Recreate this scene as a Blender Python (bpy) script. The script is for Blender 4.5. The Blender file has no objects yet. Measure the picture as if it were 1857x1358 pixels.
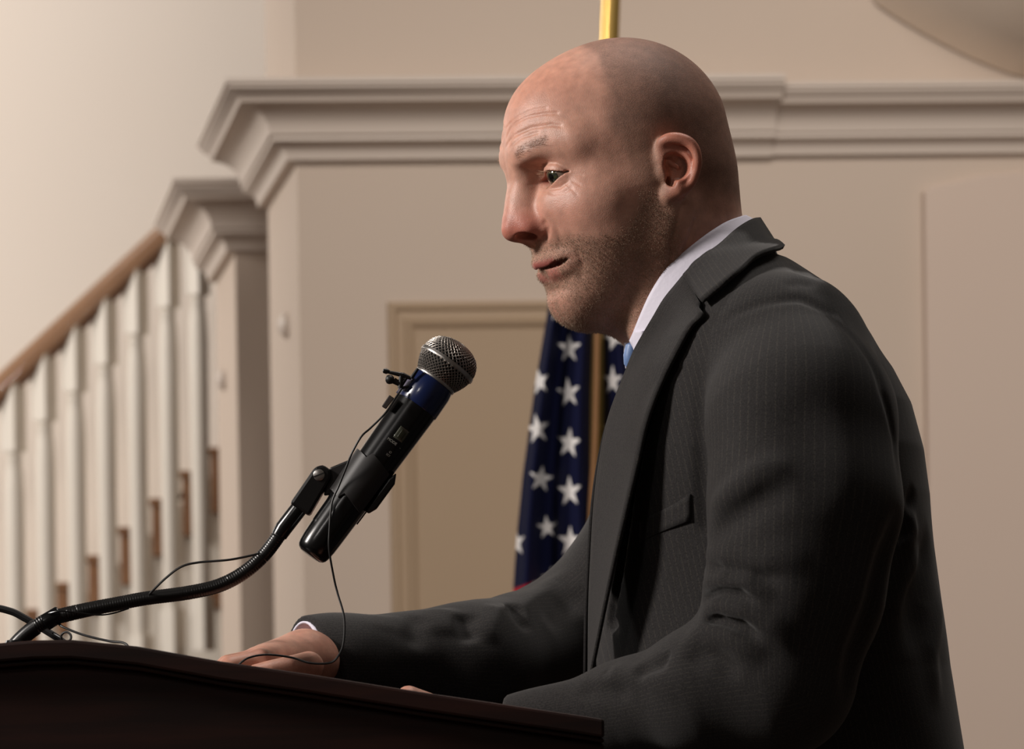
import bpy, bmesh, math, random
import numpy as np
from math import sin, cos, pi, radians, sqrt
from mathutils import Vector, Matrix
random.seed(7); rng = np.random.default_rng(7)
sc = bpy.context.scene; COL = sc.collection

# ---------------- camera, world, lights, exposure ----------------
LENS = 135.; F = LENS/36*1857; HC = 1320.; ROLL = radians(.9)
CC = np.array([0., 0., 1.10])
RX = np.array([cos(ROLL), 0, -sin(ROLL)]); UX = np.array([sin(ROLL), 0, cos(ROLL)]); FX = np.array([0., 1., 0.])
cam = bpy.data.cameras.new('camera'); cam.lens = LENS; cam.sensor_width = 36
cam.shift_y = (HC-679)/1857; cam.clip_start = .05; cam.clip_end = 60
cam.dof.use_dof = True; cam.dof.focus_distance = 2.95; cam.dof.aperture_fstop = 14
camo = bpy.data.objects.new('camera', cam); COL.objects.link(camo)
camo.matrix_world = Matrix(((RX[0], UX[0], 0, CC[0]), (RX[1], UX[1], -1, CC[1]), (RX[2], UX[2], 0, CC[2]), (0, 0, 0, 1)))
sc.camera = camo
sc.view_settings.view_transform = 'Standard'; sc.view_settings.look = 'None'
sc.view_settings.exposure = 0; sc.view_settings.gamma = 1; sc.view_settings.use_curve_mapping = False

def P(px, py, d):
    "world point seen at pixel px, py at distance d"
    return CC + FX*d + RX*((px-928.5)/F*d) + UX*((HC-py)/F*d)
def lin(c):
    return tuple(((v/255)/12.92 if v/255 <= .04045 else ((v/255+.055)/1.055)**2.4) for v in c)
def area(name, loc, target, size, power, col=(1, 1, 1), sy=None):
    l = bpy.data.lights.new(name, 'AREA'); l.energy = power; l.color = col; l.size = size
    if sy: l.shape = 'RECTANGLE'; l.size_y = sy
    o = bpy.data.objects.new(name, l); COL.objects.link(o); o.location = loc
    o.rotation_euler = (Vector(target)-Vector(loc)).to_track_quat('-Z', 'Y').to_euler(); return o
w = bpy.data.worlds.new('room_light'); sc.world = w; w.use_nodes = True
w.node_tree.nodes['Background'].inputs[0].default_value = (*lin((235, 214, 196)), 1)
w.node_tree.nodes['Background'].inputs[1].default_value = .06
area('stage_lamp', (-2.45, 2.2, 2.6), (.1, 3, 1.5), .45, 84, (1, .93, .87))
area('stage_lamp', (-1.6, .4, 2.6), (.1, 3, 1.4), .35, 5, (1, .93, .88))
area('hall_area_light', (-5.6, 8.6, 3.6), (-.6, 12, 1.9), 1.6, 235, (1, .955, .91))
area('hall_area_light', (-2.4, 10.4, 4.8), (-1.2, 12.6, 2.2), 1.2, 26, (1, .955, .91))  # unseen extra light, added to brighten the far wall alone
area('hall_area_light', (.6, 3.6, 4.2), (1.0, 8, 1.7), 1.4, 135, (1, .935, .87))  # unseen light put in for the front face of the nearer wall

# ---------------- helpers ----------------
def tag(o, label=None, cat=None, group=None, kind=None):
    if label: o['label'] = label
    if cat: o['category'] = cat
    if group: o['group'] = group
    if kind: o['kind'] = kind
    return o
def empty(name, loc=(0, 0, 0)):
    o = bpy.data.objects.new(name, None); COL.objects.link(o); o.location = loc; o.empty_display_size = .05; return o
def setpar(o, par):
    if par is not None:
        o.parent = par
        off = Vector((0, 0, 0)); q = par
        while q is not None: off = off + q.location; q = q.parent
        o.location = o.location - off
def meshobj(name, V, Fc, m=None, par=None, smooth=True):
    me = bpy.data.meshes.new(name); V = np.asarray(V, dtype=float)
    if isinstance(Fc, np.ndarray) and Fc.ndim == 2 and len(Fc):
        n = len(Fc); k = Fc.shape[1]
        me.vertices.add(len(V)); me.vertices.foreach_set('co', V.astype(np.float32).ravel())
        me.loops.add(n*k); me.loops.foreach_set('vertex_index', Fc.astype(np.int32).ravel())
        me.polygons.add(n); me.polygons.foreach_set('loop_start', np.arange(0, n*k, k, dtype=np.int32))
        me.update(calc_edges=True)
    else: me.from_pydata([tuple(v) for v in V], [], [tuple(int(i) for i in f) for f in Fc]); me.update()
    me.validate()
    if smooth: me.polygons.foreach_set('use_smooth', np.ones(len(me.polygons), dtype=bool))
    if m: me.materials.append(m)
    o = bpy.data.objects.new(name, me); COL.objects.link(o); setpar(o, par); return o
class MB:
    def __init__(s): s.V = []; s.F = []
    def add(s, V, Fc):
        b = len(s.V); s.V += [tuple(v) for v in V]; s.F += [tuple(i+b for i in f) for f in Fc]; return s
    def box(s, c, sz, M=None):
        h = np.array(sz)/2; V = []
        for i in (-1, 1):
            for j in (-1, 1):
                for k in (-1, 1):
                    q = np.array([i, j, k])*h
                    if M is not None: q = M@q
                    V.append(np.array(c)+q)
        return s.add(V, [(0, 1, 3, 2), (4, 6, 7, 5), (0, 4, 5, 1), (2, 3, 7, 6), (0, 2, 6, 4), (1, 5, 7, 3)])
    def prism(s, A, B):
        "A, B: lists of matching 3d points (bottom and top outline)"
        n = len(A); return s.add(list(A)+list(B), [tuple(range(n))[::-1], tuple(range(n, 2*n))]+[(i, (i+1) % n, n+(i+1) % n, n+i) for i in range(n)])
    def tube(s, pts, r, n=10, cap=True):
        pts = [np.array(p, float) for p in pts]; N = len(pts); rr = r if hasattr(r, '__len__') else [r]*N
        up = None; V = []; Fc = []
        for i, p in enumerate(pts):
            t = pts[min(i+1, N-1)]-pts[max(i-1, 0)]; t /= np.linalg.norm(t)+1e-12
            if up is None:
                a = np.array([0, 0, 1.]) if abs(t[2]) < .9 else np.array([1., 0, 0]); up = np.cross(t, a)
            up = up-t*(up@t); up /= np.linalg.norm(up)+1e-12; q = np.cross(t, up)
            for k in range(n): V.append(p+rr[i]*(cos(2*pi*k/n)*up+sin(2*pi*k/n)*q))
        for i in range(N-1):
            for k in range(n): Fc.append((i*n+k, i*n+(k+1) % n, (i+1)*n+(k+1) % n, (i+1)*n+k))
        if cap: Fc += [tuple(range(n))[::-1], tuple(range((N-1)*n, N*n))]
        return s.add(V, Fc)
    def lathe(s, c, ax, prof, n=32):
        "prof: list of (distance along axis, radius)"
        ax = np.array(ax, float); ax /= np.linalg.norm(ax); a = np.array([0, 0, 1.]) if abs(ax[2]) < .9 else np.array([1., 0, 0])
        u = np.cross(ax, a); u /= np.linalg.norm(u); v = np.cross(ax, u); V = []; Fc = []
        for (t, r) in prof:
            for k in range(n): V.append(np.array(c)+ax*t+r*(cos(2*pi*k/n)*u+sin(2*pi*k/n)*v))
        for i in range(len(prof)-1):
            for k in range(n): Fc.append((i*n+k, i*n+(k+1) % n, (i+1)*n+(k+1) % n, (i+1)*n+k))
        Fc += [tuple(range(n))[::-1], tuple(range((len(prof)-1)*n, len(prof)*n))]
        return s.add(V, Fc)
    def build(s, name, m, par=None, smooth=False, bevel=0, org=None):
        V = np.array(s.V, float); org = np.zeros(3) if org is None else np.array(org, float)
        o = meshobj(name, V-org, s.F, m, None, smooth); o.location = org; setpar(o, par)
        bm = bmesh.new(); bm.from_mesh(o.data); bmesh.ops.recalc_face_normals(bm, faces=bm.faces); bm.to_mesh(o.data); bm.free()
        if smooth:
            try: o.data.set_sharp_from_angle(angle=radians(42))
            except Exception: pass
        if bevel:
            md = o.modifiers.new('bevel', 'BEVEL'); md.width = bevel; md.segments = 2; md.limit_method = 'ANGLE'
        return o
def spline(pts, n):
    "Catmull-Rom through pts, n samples"
    p = np.array(pts, float); p = np.vstack([2*p[0]-p[1], p, 2*p[-1]-p[-2]]); K = len(p)-3; out = []
    for t in np.linspace(0, K-1e-6, n):
        i = int(t); f = t-i; a, b, c, d = p[i:i+4]
        out.append(.5*((2*b)+(-a+c)*f+(2*a-5*b+4*c-d)*f*f+(-a+3*b-3*c+d)*f**3))
    return np.array(out)
def mat(name, col, rough=.5, metal=0, spec=.5, noise=None, bump=None, coat=0, sheen=0, ns=40):
    m = bpy.data.materials.new(name); m.use_nodes = True; nt = m.node_tree; b = nt.nodes['Principled BSDF']
    b.inputs['Base Color'].default_value = (*lin(col), 1); b.inputs['Roughness'].default_value = rough
    b.inputs['Metallic'].default_value = metal; b.inputs['Specular IOR Level'].default_value = spec
    b.inputs['Coat Weight'].default_value = coat; b.inputs['Sheen Weight'].default_value = sheen
    if noise or bump:
        tc = nt.nodes.new('ShaderNodeTexCoord'); nz = nt.nodes.new('ShaderNodeTexNoise'); nz.inputs['Scale'].default_value = ns; nz.inputs['Detail'].default_value = 4
        nt.links.new(tc.outputs['Object'], nz.inputs['Vector'])
        if noise:
            mx = nt.nodes.new('ShaderNodeMix'); mx.data_type = 'RGBA'; mx.inputs[6].default_value = (*lin(col), 1); mx.inputs[7].default_value = (*lin(noise), 1)
            nt.links.new(nz.outputs['Fac'], mx.inputs[0]); nt.links.new(mx.outputs[2], b.inputs['Base Color'])
        if bump:
            bp = nt.nodes.new('ShaderNodeBump'); bp.inputs['Strength'].default_value = bump; bp.inputs['Distance'].default_value = .002
            nt.links.new(nz.outputs['Fac'], bp.inputs['Height']); nt.links.new(bp.outputs['Normal'], b.inputs['Normal'])
    return m

# ---------------- implicit modelling ----------------
def smin(a, b, k): 
    h = np.clip(.5+.5*(b-a)/k, 0, 1); return b*(1-h)+a*h-k*h*(1-h)
def smax(a, b, k): return -smin(-a, -b, k)
def ell(p, c, r, ax=None):
    q = p-np.array(c)
    if ax is not None: q = q@ax
    r = np.array(r); k0 = np.linalg.norm(q/r, axis=1); k1 = np.linalg.norm(q/(r*r), axis=1)+1e-9
    return k0*(k0-1)/k1
def cap(p, a, b, ra, rb=None):
    rb = ra if rb is None else rb; a = np.array(a, float); b = np.array(b, float); ab = b-a; q = p-a
    h = np.clip(q@ab/(ab@ab+1e-12), 0, 1); return np.linalg.norm(q-h[:, None]*ab, axis=1)-(ra+(rb-ra)*h)
def chain(p, pts, r, k=0):
    d = None
    for i in range(len(pts)-1):
        c = cap(p, pts[i], pts[i+1], r[i], r[i+1]); d = c if d is None else (smin(d, c, k) if k else np.minimum(d, c))
    return d
def pdist(p, pts):
    d = None
    for i in range(len(pts)-1):
        c = cap(p, pts[i], pts[i+1], 0); d = c if d is None else np.minimum(d, c)
    return d
def gb(p, c, r): 
    q = (p-np.array(c))/np.array(r); return np.exp(-(q*q).sum(1))
def surfnet(f, lo, hi, vox, blk=4, margin=1.9):
    "polygonise f<0 on a banded grid"
    lo = np.array(lo, float); hi = np.array(hi, float); nb = np.ceil((hi-lo)/(vox*blk)).astype(int)
    bi = np.stack(np.meshgrid(*[np.arange(n) for n in nb], indexing='ij'), -1).reshape(-1, 3)
    dc = np.concatenate([f(lo+(c+.5)*blk*vox) for c in np.array_split(bi, max(1, len(bi)//400000))])
    act = np.abs(dc) < blk*vox*.87*margin+vox
    D = np.where(dc < 0, -1., 1.).astype(np.float32).reshape(nb)
    D = np.repeat(np.repeat(np.repeat(D, blk, 0), blk, 1), blk, 2)
    o = np.stack(np.meshgrid(*[np.arange(blk)]*3, indexing='ij'), -1).reshape(-1, 3)
    ab = bi[act]
    for c in np.array_split(ab, max(1, len(ab)//8000)):
        ix = (c[:, None]*blk+o[None]).reshape(-1, 3); D[ix[:, 0], ix[:, 1], ix[:, 2]] = f(lo+ix*vox)
    S = D < 0; nx, ny, nz = S.shape; cnt = np.zeros((nx-1, ny-1, nz-1), np.uint8)
    cr = [(i, j, k) for i in (0, 1) for j in (0, 1) for k in (0, 1)]
    for (i, j, k) in cr: cnt += S[i:nx-1+i, j:ny-1+j, k:nz-1+k]
    cell = np.argwhere((cnt > 0) & (cnt < 8)); idx = np.full(cnt.shape, -1, np.int32); idx[tuple(cell.T)] = np.arange(len(cell))
    acc = np.zeros((len(cell), 3)); n = np.zeros(len(cell))
    for a in cr:
        for ax in range(3):
            if a[ax] == 0:
                b = list(a); b[ax] = 1; A = cell+np.array(a); B = cell+np.array(b)
                da = D[tuple(A.T)]; db = D[tuple(B.T)]; m = (da < 0) != (db < 0); t = np.where(m, da/(da-db+1e-20), 0)
                pt = np.array(a)+np.eye(3)[ax]*t[:, None]; acc += pt*m[:, None]; n += m
    V = lo+(cell+acc/n[:, None])*vox; Q = []
    for ax in range(3):
        o1, o2 = [(1, 2), (2, 0), (0, 1)][ax]; sl = [slice(None)]*3; s2 = [slice(None)]*3; sl[ax] = slice(0, -1); s2[ax] = slice(1, None)
        e = np.argwhere(S[tuple(sl)] != S[tuple(s2)]); e = e[(e[:, o1] > 0) & (e[:, o2] > 0) & (e[:, o1] < S.shape[o1]-1) & (e[:, o2] < S.shape[o2]-1)]
        u = np.eye(3, dtype=int)[o1]; v = np.eye(3, dtype=int)[o2]
        q = np.stack([idx[tuple((e-u-v).T)], idx[tuple((e-v).T)], idx[tuple(e.T)], idx[tuple((e-u).T)]], 1)
        fl = ~S[tuple(e.T)]; q[fl] = q[fl][:, ::-1]; Q.append(q)
    return V, np.concatenate(Q)
def hit(f, px, py, d0=2.5, d1=3.4, inv=None):
    "first surface point of f under pixel (px,py); inv maps world points to the space of f"
    a = P(px, py, 1)-CC; ts = np.linspace(d0, d1, 900); W = CC+ts[:, None]*a; v = f(W if inv is None else inv(W)); k = np.argmax(v < 0)
    if v[k] >= 0: return None
    t = ts[k]-(ts[1]-ts[0])*(v[k]/(v[k]-v[k-1]-1e-12)) if k else ts[0]
    return CC+t*a
def attr(o, name, arr, kind='FLOAT'):
    a = o.data.attributes.new(name, kind, 'POINT')
    a.data.foreach_set('value' if kind == 'FLOAT' else 'color', np.asarray(arr, np.float32).ravel())
# ---------------- the head (worked out in its own frame: F forward, L to his left, U up) ----------------
YAW = radians(20); PIT = radians(15)
hf = np.array([-cos(YAW)*cos(PIT), -sin(YAW)*cos(PIT), -sin(PIT)]); hl = np.array([sin(YAW), -cos(YAW), 0]); hu = np.cross(hl, hf)
if hu[2] < 0: hu = -hu
HO = P(1213, 322, 3-.072*cos(YAW))-.072*hl; HB = np.stack([hf, hl, hu])
def w2h(p): return (p-HO)@HB.T
def h2w(q): return np.asarray(q)@HB+HO
def hp(px, py, l):
    a = P(px, py, 1)-CC; t = (l-(CC-HO)@hl)/(a@hl); return w2h(CC+t*a)
NECK = [w2h(P(1214, 350, 3.0)), w2h(P(1238, 470, 3.0)), w2h(P(1290, 640, 3.0))]
EC = np.array([.0660, .0302, .0243]); ER = .0134
helix = [hp(1209, 292, .073), hp(1199, 276, .075), hp(1200, 260, .078), hp(1212, 252, .082), hp(1230, 251, .086), hp(1248, 257, .089), hp(1260, 270, .091), hp(1265, 288, .092), hp(1264, 306, .090), hp(1257, 326, .086), hp(1246, 340, .082)]
helix = list(spline(helix, 34))
helr = [.0022, .0026, .0034, .0038, .0038, .0036, .0032, .0028, .0026, .0028, .0032]
helr = list(np.interp(np.linspace(0, 10, 34), range(11), helr))
anti = [hp(1212, 273, .0765), hp(1230, 278, .0795), hp(1244, 284, .083), hp(1251, 297, .0845), hp(1246, 314, .084), hp(1233, 324, .082), hp(1223, 333, .079)]
anti = list(spline(anti, 22)); antr = list(np.interp(np.linspace(0, 6, 22), range(7), [.0015, .0022, .0028, .0030, .0030, .0032, .0028]))
MOUTH = None
def headf(q, detail=True):
    F_, L, U_ = q[:, 0], q[:, 1], q[:, 2]; s = np.stack([F_, np.abs(L), U_], 1); aL = s[:, 1]
    # cranium: ellipsoid with a radius of its own for front, back, top and underside
    rf = np.where(F_ > 0, .0940, .0865-.004*np.clip((.05-U_)/.08, 0, 1)); ru = np.where(U_ > .038, .081, .125)
    wl = .0760-.0135*np.clip((F_+.02)/.09, 0, 1.2)**2; wl = wl-.004*np.clip((-.0-U_)/.04, 0, 1)
    c = np.stack([F_, L, U_-.038], 1); r = np.stack([rf, wl, ru], 1)
    k0 = np.linalg.norm(c/r, axis=1); k1 = np.linalg.norm(c/(r*r), axis=1)+1e-9; d = k0*(k0-1)/k1
    # face mass, cheekbones, jaw, chin, muzzle
    d = smin(d, ell(s, (.032, 0, -.012), (.054, .056, .068)), .02)
    d = smin(d, ell(s, (.050, .0365, -.003), (.027, .0240, .021)), .018)
    d = smin(d, cap(s, (.012, .0445, -.038), (.069, .014, -.072), .0165, .0150), .028)
    d = smin(d, cap(s, (.006, .0495, .0), (.012, .0445, -.042), .017, .0165), .02)
    d = smin(d, ell(s, (.038, .034, -.028), (.036, .0265, .036)), .02)
    d = smin(d, ell(s, (.040, 0, -.060), (.044, .040, .034)), .02)
    d = smin(d, ell(s, (.0655, 0, -.0742), (.0175, .0215, .0175)), .012)
    d = smin(d, ell(s, (.0565, 0, -.040), (.0350, .034, .030)), .014)
    # under the chin and the neck
    d = smin(d, cap(s, (.055, 0, -.080), (.015, 0, -.088), .0125, .026), .02)
    d = smin(d, chain(q, NECK, [.046, .0505, .062]), .03)
    d = smin(d, cap(q, hp(1222, 375, .060), w2h(P(1170, 600, 2.965)), .010, .009), .018)
    # brow and eye sockets
    d = smin(d, cap(s, (.0840, .010, .0440), (.0570, .0455, .0445), .0100, .0078), .014)
    d = smax(d, -ell(s, (.0875, .0290, .0265), (.0150, .0155, .0115)), .012)
    d = smax(d, -ell(s, (.0945, .0190, .020), (.0100, .0050, .010)), .014)
    d = smin(d, ell(s, (.0690, .0210, -.004), (.0190, .0170, .0230)), .012)
    # nose
    d = smin(d, cap(s, (.0865, 0, .038), (.1015, 0, .002), .0082, .0098), .0085)
    d = smin(d, ell(s, (.1045, 0, -.0065), (.0108, .0100, .0095)), .006)
    d = smin(d, ell(s, (.0935, .0118, -.0088), (.0125, .0082, .0080)), .007)
    d = smin(d, cap(s, (.0870, .004, .028), (.0955, .0060, .000), .0070, .0090), .010)
    d = smin(d, cap(s, (.1020, 0, -.0120), (.0940, 0, -.0185), .0042, .0050), .005)
    d = smax(d, -ell(s, hp(955, 428, .010), (.0092, .0068, .0046)), .002)
    d = smax(d, -ell(s, (.0950, .0070, -.0110), (.0050, .0032, .0060)), .002)
    for (c_, r_, am) in HBR: d = d-am*gb(s, c_, r_)
    # mouth: lips and the parted gap follow lines traced on the face
    if MOUTH:
        d = smin(d, chain(s, MOUTH[0], np.interp(np.linspace(0, 4, 17), range(5), [.0046, .0048, .0042, .0030, .0016])), .004)
        d = smin(d, chain(s, MOUTH[1], np.interp(np.linspace(0, 4, 17), range(5), [.0042, .0054, .0056, .0046, .0024])), .004)
        d = smax(d, -chain(s, MOUTH[2], np.interp(np.linspace(0, 4, 17), range(5), [.0006, .0018, .0032, .0027, .0004])), .0014)
    # eyelids: a shell around the eyeball, cut by the almond of the open eye
    lid = np.linalg.norm(s-EC, axis=1)-(ER+.0021); d = smin(d, lid, .0035)
    a = (aL-EC[1]+.0004)/.0158; b = U_-EC[2]-.0006*a
    up = .0058*(1-a*a)-.0006; lo = -.0062*(1-a*a)*(1-.25*a)-.0004
    alm = np.maximum(b-up, lo-b); alm = np.maximum(alm, -(F_-EC[0]))
    d = smax(d, -alm, .0012)
    d = smax(d, -(np.linalg.norm(s-EC, axis=1)-ER+.0004), .0008)
    # ears
    near = q[:, 0:3].copy(); near[:, 1] = aL
    pl = chain(near, [hp(1222, 285, .074), hp(1236, 305, .078), hp(1222, 345, .073)], [.0150, .0150, .0080])
    n_ = np.array([.22, 1, -.02]); n_ = n_/np.linalg.norm(n_); pc = hp(1232, 305, .0795)
    slab = np.abs((near-pc)@n_)-.0030
    d = smin(d, smax(pl, slab, .004), .005)
    d = smin(d, chain(near, helix, helr, .002), .003)
    d = smin(d, chain(near, anti, antr, .002), .0025)
    d = smin(d, cap(near, hp(1232, 345, .080), hp(1214, 354, .0745), .0055, .0048), .006)
    d = smax(d, -ell(near, hp(1227, 303, .082), (.0096, .0100, .0100)), .003)
    d = smax(d, -ell(near, hp(1215, 325, .078), (.0030, .0100, .0060)), .002)
    d = smax(d, -ell(near, hp(1218, 283, .082), (.0050, .0080, .0022)), .0015)
    d = smin(d, ell(near, hp(1201, 313, .0735), (.0040, .0032, .0055)), .004)
    d = smin(d, cap(near, hp(1209, 290, .074), hp(1228, 303, .0745), .0020, .0016), .002)
    if detail:
        for (pts, w_, am) in HLN: d = d-am*np.exp(-(pdist(s, pts)/w_)**2)
    return d
# soft swellings and hollows: centre, radii, amount
HBR = [((.070, 0, .088), (.040, .055, .030), .0060), ((.088, 0, .060), (.02, .05, .022), .0018), ((.0905, 0, -.060), (.012, .022, .0045), -.0030), ((.087, .012, -.031), (.01, .012, .006), .0005),
       ((.066, .048, .060), (.016, .016, .016), .0014), ((.045, .062, .030), (.034, .03, .034), -.0006), ((.090, 0, -.051), (.020, .030, .010), -.0042), ((.049, .056, .041), (.015, .02, .015), .0030), ((.040, .062, -.004), (.018, .02, .018), .0015), ((.087, .027, .046), (.012, .010, .008), .0022),
       ((.020, .062, -.022), (.02, .02, .02), -.0015), ((.072, .029, -.005), (.012, .014, .011), .0014),
       ((.092, 0, .070), (.03, .03, .012), -.0004), ((.0945, 0, .028), (.01, .008, .006), -.0012),
       ((.070, .024, .0100), (.012, .013, .0045), .0009), ((.078, .012, -.08), (.01, .01, .01), .0003)]
def hl3(pts):
    "polyline on the near side of the head traced as pixels"
    out = []
    for (x, y) in pts:
        h = hit(lambda p: headf(w2h(p), False), x, y)
        if h is not None: out.append(w2h(h))
    return [np.array([o[0], abs(o[1]), o[2]]) for o in out]
HLN = []
def trace(pts, push=0, mid=None):
    q = hl3(pts); q = [p-np.array([push, 0, 0]) for p in q]
    if mid is not None: q[0] = np.array(mid)
    return list(spline(q, 17))
gapl = trace([(973, 484), (992, 484), (1008, 477), (1021, 472), (1035, 467)], .001, (.0935, 0, -.0405))
MOUTH = [trace([(968, 474), (985, 475), (1004, 469), (1022, 463), (1038, 461)], .0026, (.0925, 0, -.0362)),
         trace([(985, 500), (1002, 495), (1018, 489), (1030, 481), (1040, 472)], .0034, (.0818, 0, -.0480)), gapl]
for pts, w_, am in [
    ([(912, 250), (930, 226), (955, 212), (985, 206), (1010, 205)], .0013, -.0008), ([(910, 268), (932, 246), (962, 232), (1000, 226), (1016, 228)], .0014, -.0009),
    ([(918, 232), (940, 211), (968, 199), (990, 196)], .0012, -.0006), ([(925, 268), (945, 250), (975, 240)], .0012, -.0006),
    ([(983, 302), (994, 295), (1008, 295), (1020, 301), (1030, 309)], .0012, -.0016),
    ([(984, 338), (998, 342), (1015, 340), (1030, 330)], .0013, -.0006), ([(988, 346), (1004, 352), (1022, 349), (1036, 340)], .0014, -.0004),
    ([(1030, 322), (1042, 330), (1052, 336)], .0010, -.0003), ([(1030, 314), (1044, 316), (1056, 318)], .0010, -.0003), ([(1026, 332), (1036, 342), (1046, 352)], .001, -.0003),
    ([(1000, 396), (1008, 410), (1012, 426), (1016, 440)], .0038, -.0009), ([(1048, 456), (1056, 468), (1058, 484), (1054, 500)], .0030, -.0007),
    ([(988, 405), (993, 413), (993, 423), (988, 431)], .0022, -.0026),
    ([(1235, 375), (1228, 400), (1218, 440), (1212, 480)], .0018, -.0012), ([(1260, 400), (1250, 430), (1240, 455)], .0018, -.0009)]:
    q = hl3(pts)
    if len(q) > 1: HLN.append((q, w_, am))
person = empty('person', (.1, 3.0, 0)); tag(person, 'bald man with grey stubble in a charcoal pinstripe suit leaning over the lectern to speak', 'person')
HV = .0009
V, Q = surfnet(headf, (-.125, -.105, -.215), (.125, .105, .127), HV)
Vw = h2w(V); print('head verts', len(V), 'flip', np.linalg.det(HB))
if np.linalg.det(HB) < 0: Q = Q[:, ::-1]
# skin colours belong to the skin itself: reddish nose, cheeks and ears, grey-brown shaved stubble, pink lips
def sm(x, a, b): 
    t = np.clip((x-a)/(b-a), 0, 1); return t*t*(3-2*t)
def skin_col(q):
    F_, L, U_ = q[:, 0], np.abs(q[:, 1]), q[:, 2]; s = np.stack([F_, L, U_], 1)
    c = np.tile(np.array(lin((207, 157, 137))), (len(q), 1))
    def mixc(c, m, col, k=1): m = (m*k)[:, None]; return c*(1-m)+np.array(lin(col))*m
    red = np.clip(gb(s, (.108, 0, -.006), (.018, .018, .016))+.8*gb(s, (.098, .016, -.01), (.014, .012, .014))+.45*gb(s, (.068, .036, -.004), (.02, .02, .02))+.35*gb(s, (.088, 0, -.075), (.02, .02, .016)), 0, 1)
    c = mixc(c, red, (190, 108, 92), .75)
    c = mixc(c, sm(U_+.3*F_, .075, .105)*sm(F_, .02, .06), (205, 144, 122), .5)
    ear = sm(L, .0745, .080)*sm(F_, -.035, -.028)*(1-sm(F_, .010, .018)); c = mixc(c, ear, (180, 112, 92), .8)
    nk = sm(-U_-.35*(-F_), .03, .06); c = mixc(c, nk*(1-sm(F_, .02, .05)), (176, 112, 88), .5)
    n1 = np.sin(F_*310+2*np.sin(U_*190))*np.sin(U_*270+L*200+1.3*np.sin(F_*170)); 
    # shaved scalp: behind a line from the crown down the temple to the sideburn
    edge = .022+np.interp(U_, [.0, .02, .05, .075, .10, .12], [-.004, .004, .014, .005, .001, -.003])+.0015*n1
    sc_ = 1-sm(F_, edge-.009, edge+.006); sc_ *= sm(U_+.55*np.clip(-F_-.02, 0, 1), -.020, .005); sc_ *= 1-ear
    sc_ *= 1-.55*sm(F_, -.025, .0)*(1-sm(U_, .035, .05))*sm(F_, -.03, -.02)
    top = sm(U_, .03, .11)
    c = mixc(c, sc_, (92, 72, 60), .55)
    # beard
    bl = np.interp(F_, [.0, .012, .03, .05, .065, .08, .1], [.060, .010, -.016, -.030, -.026, -.0195, -.0185])
    be = (1-sm(U_, bl-.010, bl+.004))*sm(F_, -.004, .012)*sm(U_+.0, -.118, -.098)
    sb = sm(F_, .004, .012)*(1-sm(F_, .022, .032))*sm(U_, -.03, -.02)*(1-sm(U_, .035, .05)); be = np.maximum(be, .7*sb)
    pink = gb(s, (.090, .010, -.068), (.02, .017, .010)); be = be*(1-.45*np.clip(pink, 0, 1))
    c = mixc(c, be, (146, 110, 90), .62)
    lp = np.exp(-(np.minimum(pdist(s, [p+np.array([.002, 0, -.0016]) for p in MOUTH[0]])*1.35, pdist(s, MOUTH[1])*.82)/.0054)**4)
    lp = lp*(1-.85*sm(L, .0205, .0255)); c = mixc(c, lp, (178, 94, 90), .95)
    inm = np.exp(-(pdist(s, [p-np.array([.0035, 0, 0]) for p in MOUTH[2]])/.0030)**4); c = mixc(c, inm, (70, 28, 24), .9)
    can = gb(s, (EC[0]+.008, EC[1]-.0135, EC[2]-.001), (.006, .003, .004)); c = mixc(c, np.clip(can, 0, 1), (170, 84, 72), .8)
    brow = np.exp(-(pdist(s, BROW)/.0042)**2); c = mixc(c, brow, (116, 80, 64), .5)
    return c, np.clip(np.maximum(be*(1-lp), sc_*.8), 0, 1)
BROW = hl3([(938, 281), (950, 268), (966, 260), (984, 257)])
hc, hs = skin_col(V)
skin = bpy.data.materials.new('skin'); skin.use_nodes = True; nt = skin.node_tree; b = nt.nodes['Principled BSDF']; N = nt.nodes.new; Lk = nt.links.new
ca = N('ShaderNodeAttribute'); ca.attribute_name = 'skin_colour'; sa = N('ShaderNodeAttribute'); sa.attribute_name = 'stubble'
tc = N('ShaderNodeTexCoord'); n1 = N('ShaderNodeTexNoise'); n1.inputs['Scale'].default_value = 1500; n1.inputs['Detail'].default_value = 2
n2 = N('ShaderNodeTexNoise'); n2.inputs['Scale'].default_value = 130; n2.inputs['Detail'].default_value = 5
for n in (n1, n2): Lk(tc.outputs['Object'], n.inputs['Vector'])
r1 = N('ShaderNodeMapRange'); r1.inputs[1].default_value = .42; r1.inputs[2].default_value = .62; r1.inputs[3].default_value = .74; r1.inputs[4].default_value = 1.16; Lk(n1.outputs['Fac'], r1.inputs[0])
m1 = N('ShaderNodeMix'); m1.data_type = 'FLOAT'; m1.inputs[2].default_value = 1; Lk(sa.outputs['Fac'], m1.inputs[0]); Lk(r1.outputs[0], m1.inputs[3])
r2 = N('ShaderNodeMapRange'); r2.inputs[1].default_value = .3; r2.inputs[2].default_value = .7; r2.inputs[3].default_value = .86; r2.inputs[4].default_value = 1.12; Lk(n2.outputs['Fac'], r2.inputs[0])
mm = N('ShaderNodeMath'); mm.operation = 'MULTIPLY'; Lk(m1.outputs[0], mm.inputs[0]); Lk(r2.outputs[0], mm.inputs[1])
vm = N('ShaderNodeVectorMath'); vm.operation = 'SCALE'; Lk(ca.outputs['Color'], vm.inputs[0]); Lk(mm.outputs[0], vm.inputs['Scale']); Lk(vm.outputs[0], b.inputs['Base Color'])
bp = N('ShaderNodeBump'); bp.inputs['Strength'].default_value = .35; bp.inputs['Distance'].default_value = .0006
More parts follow.
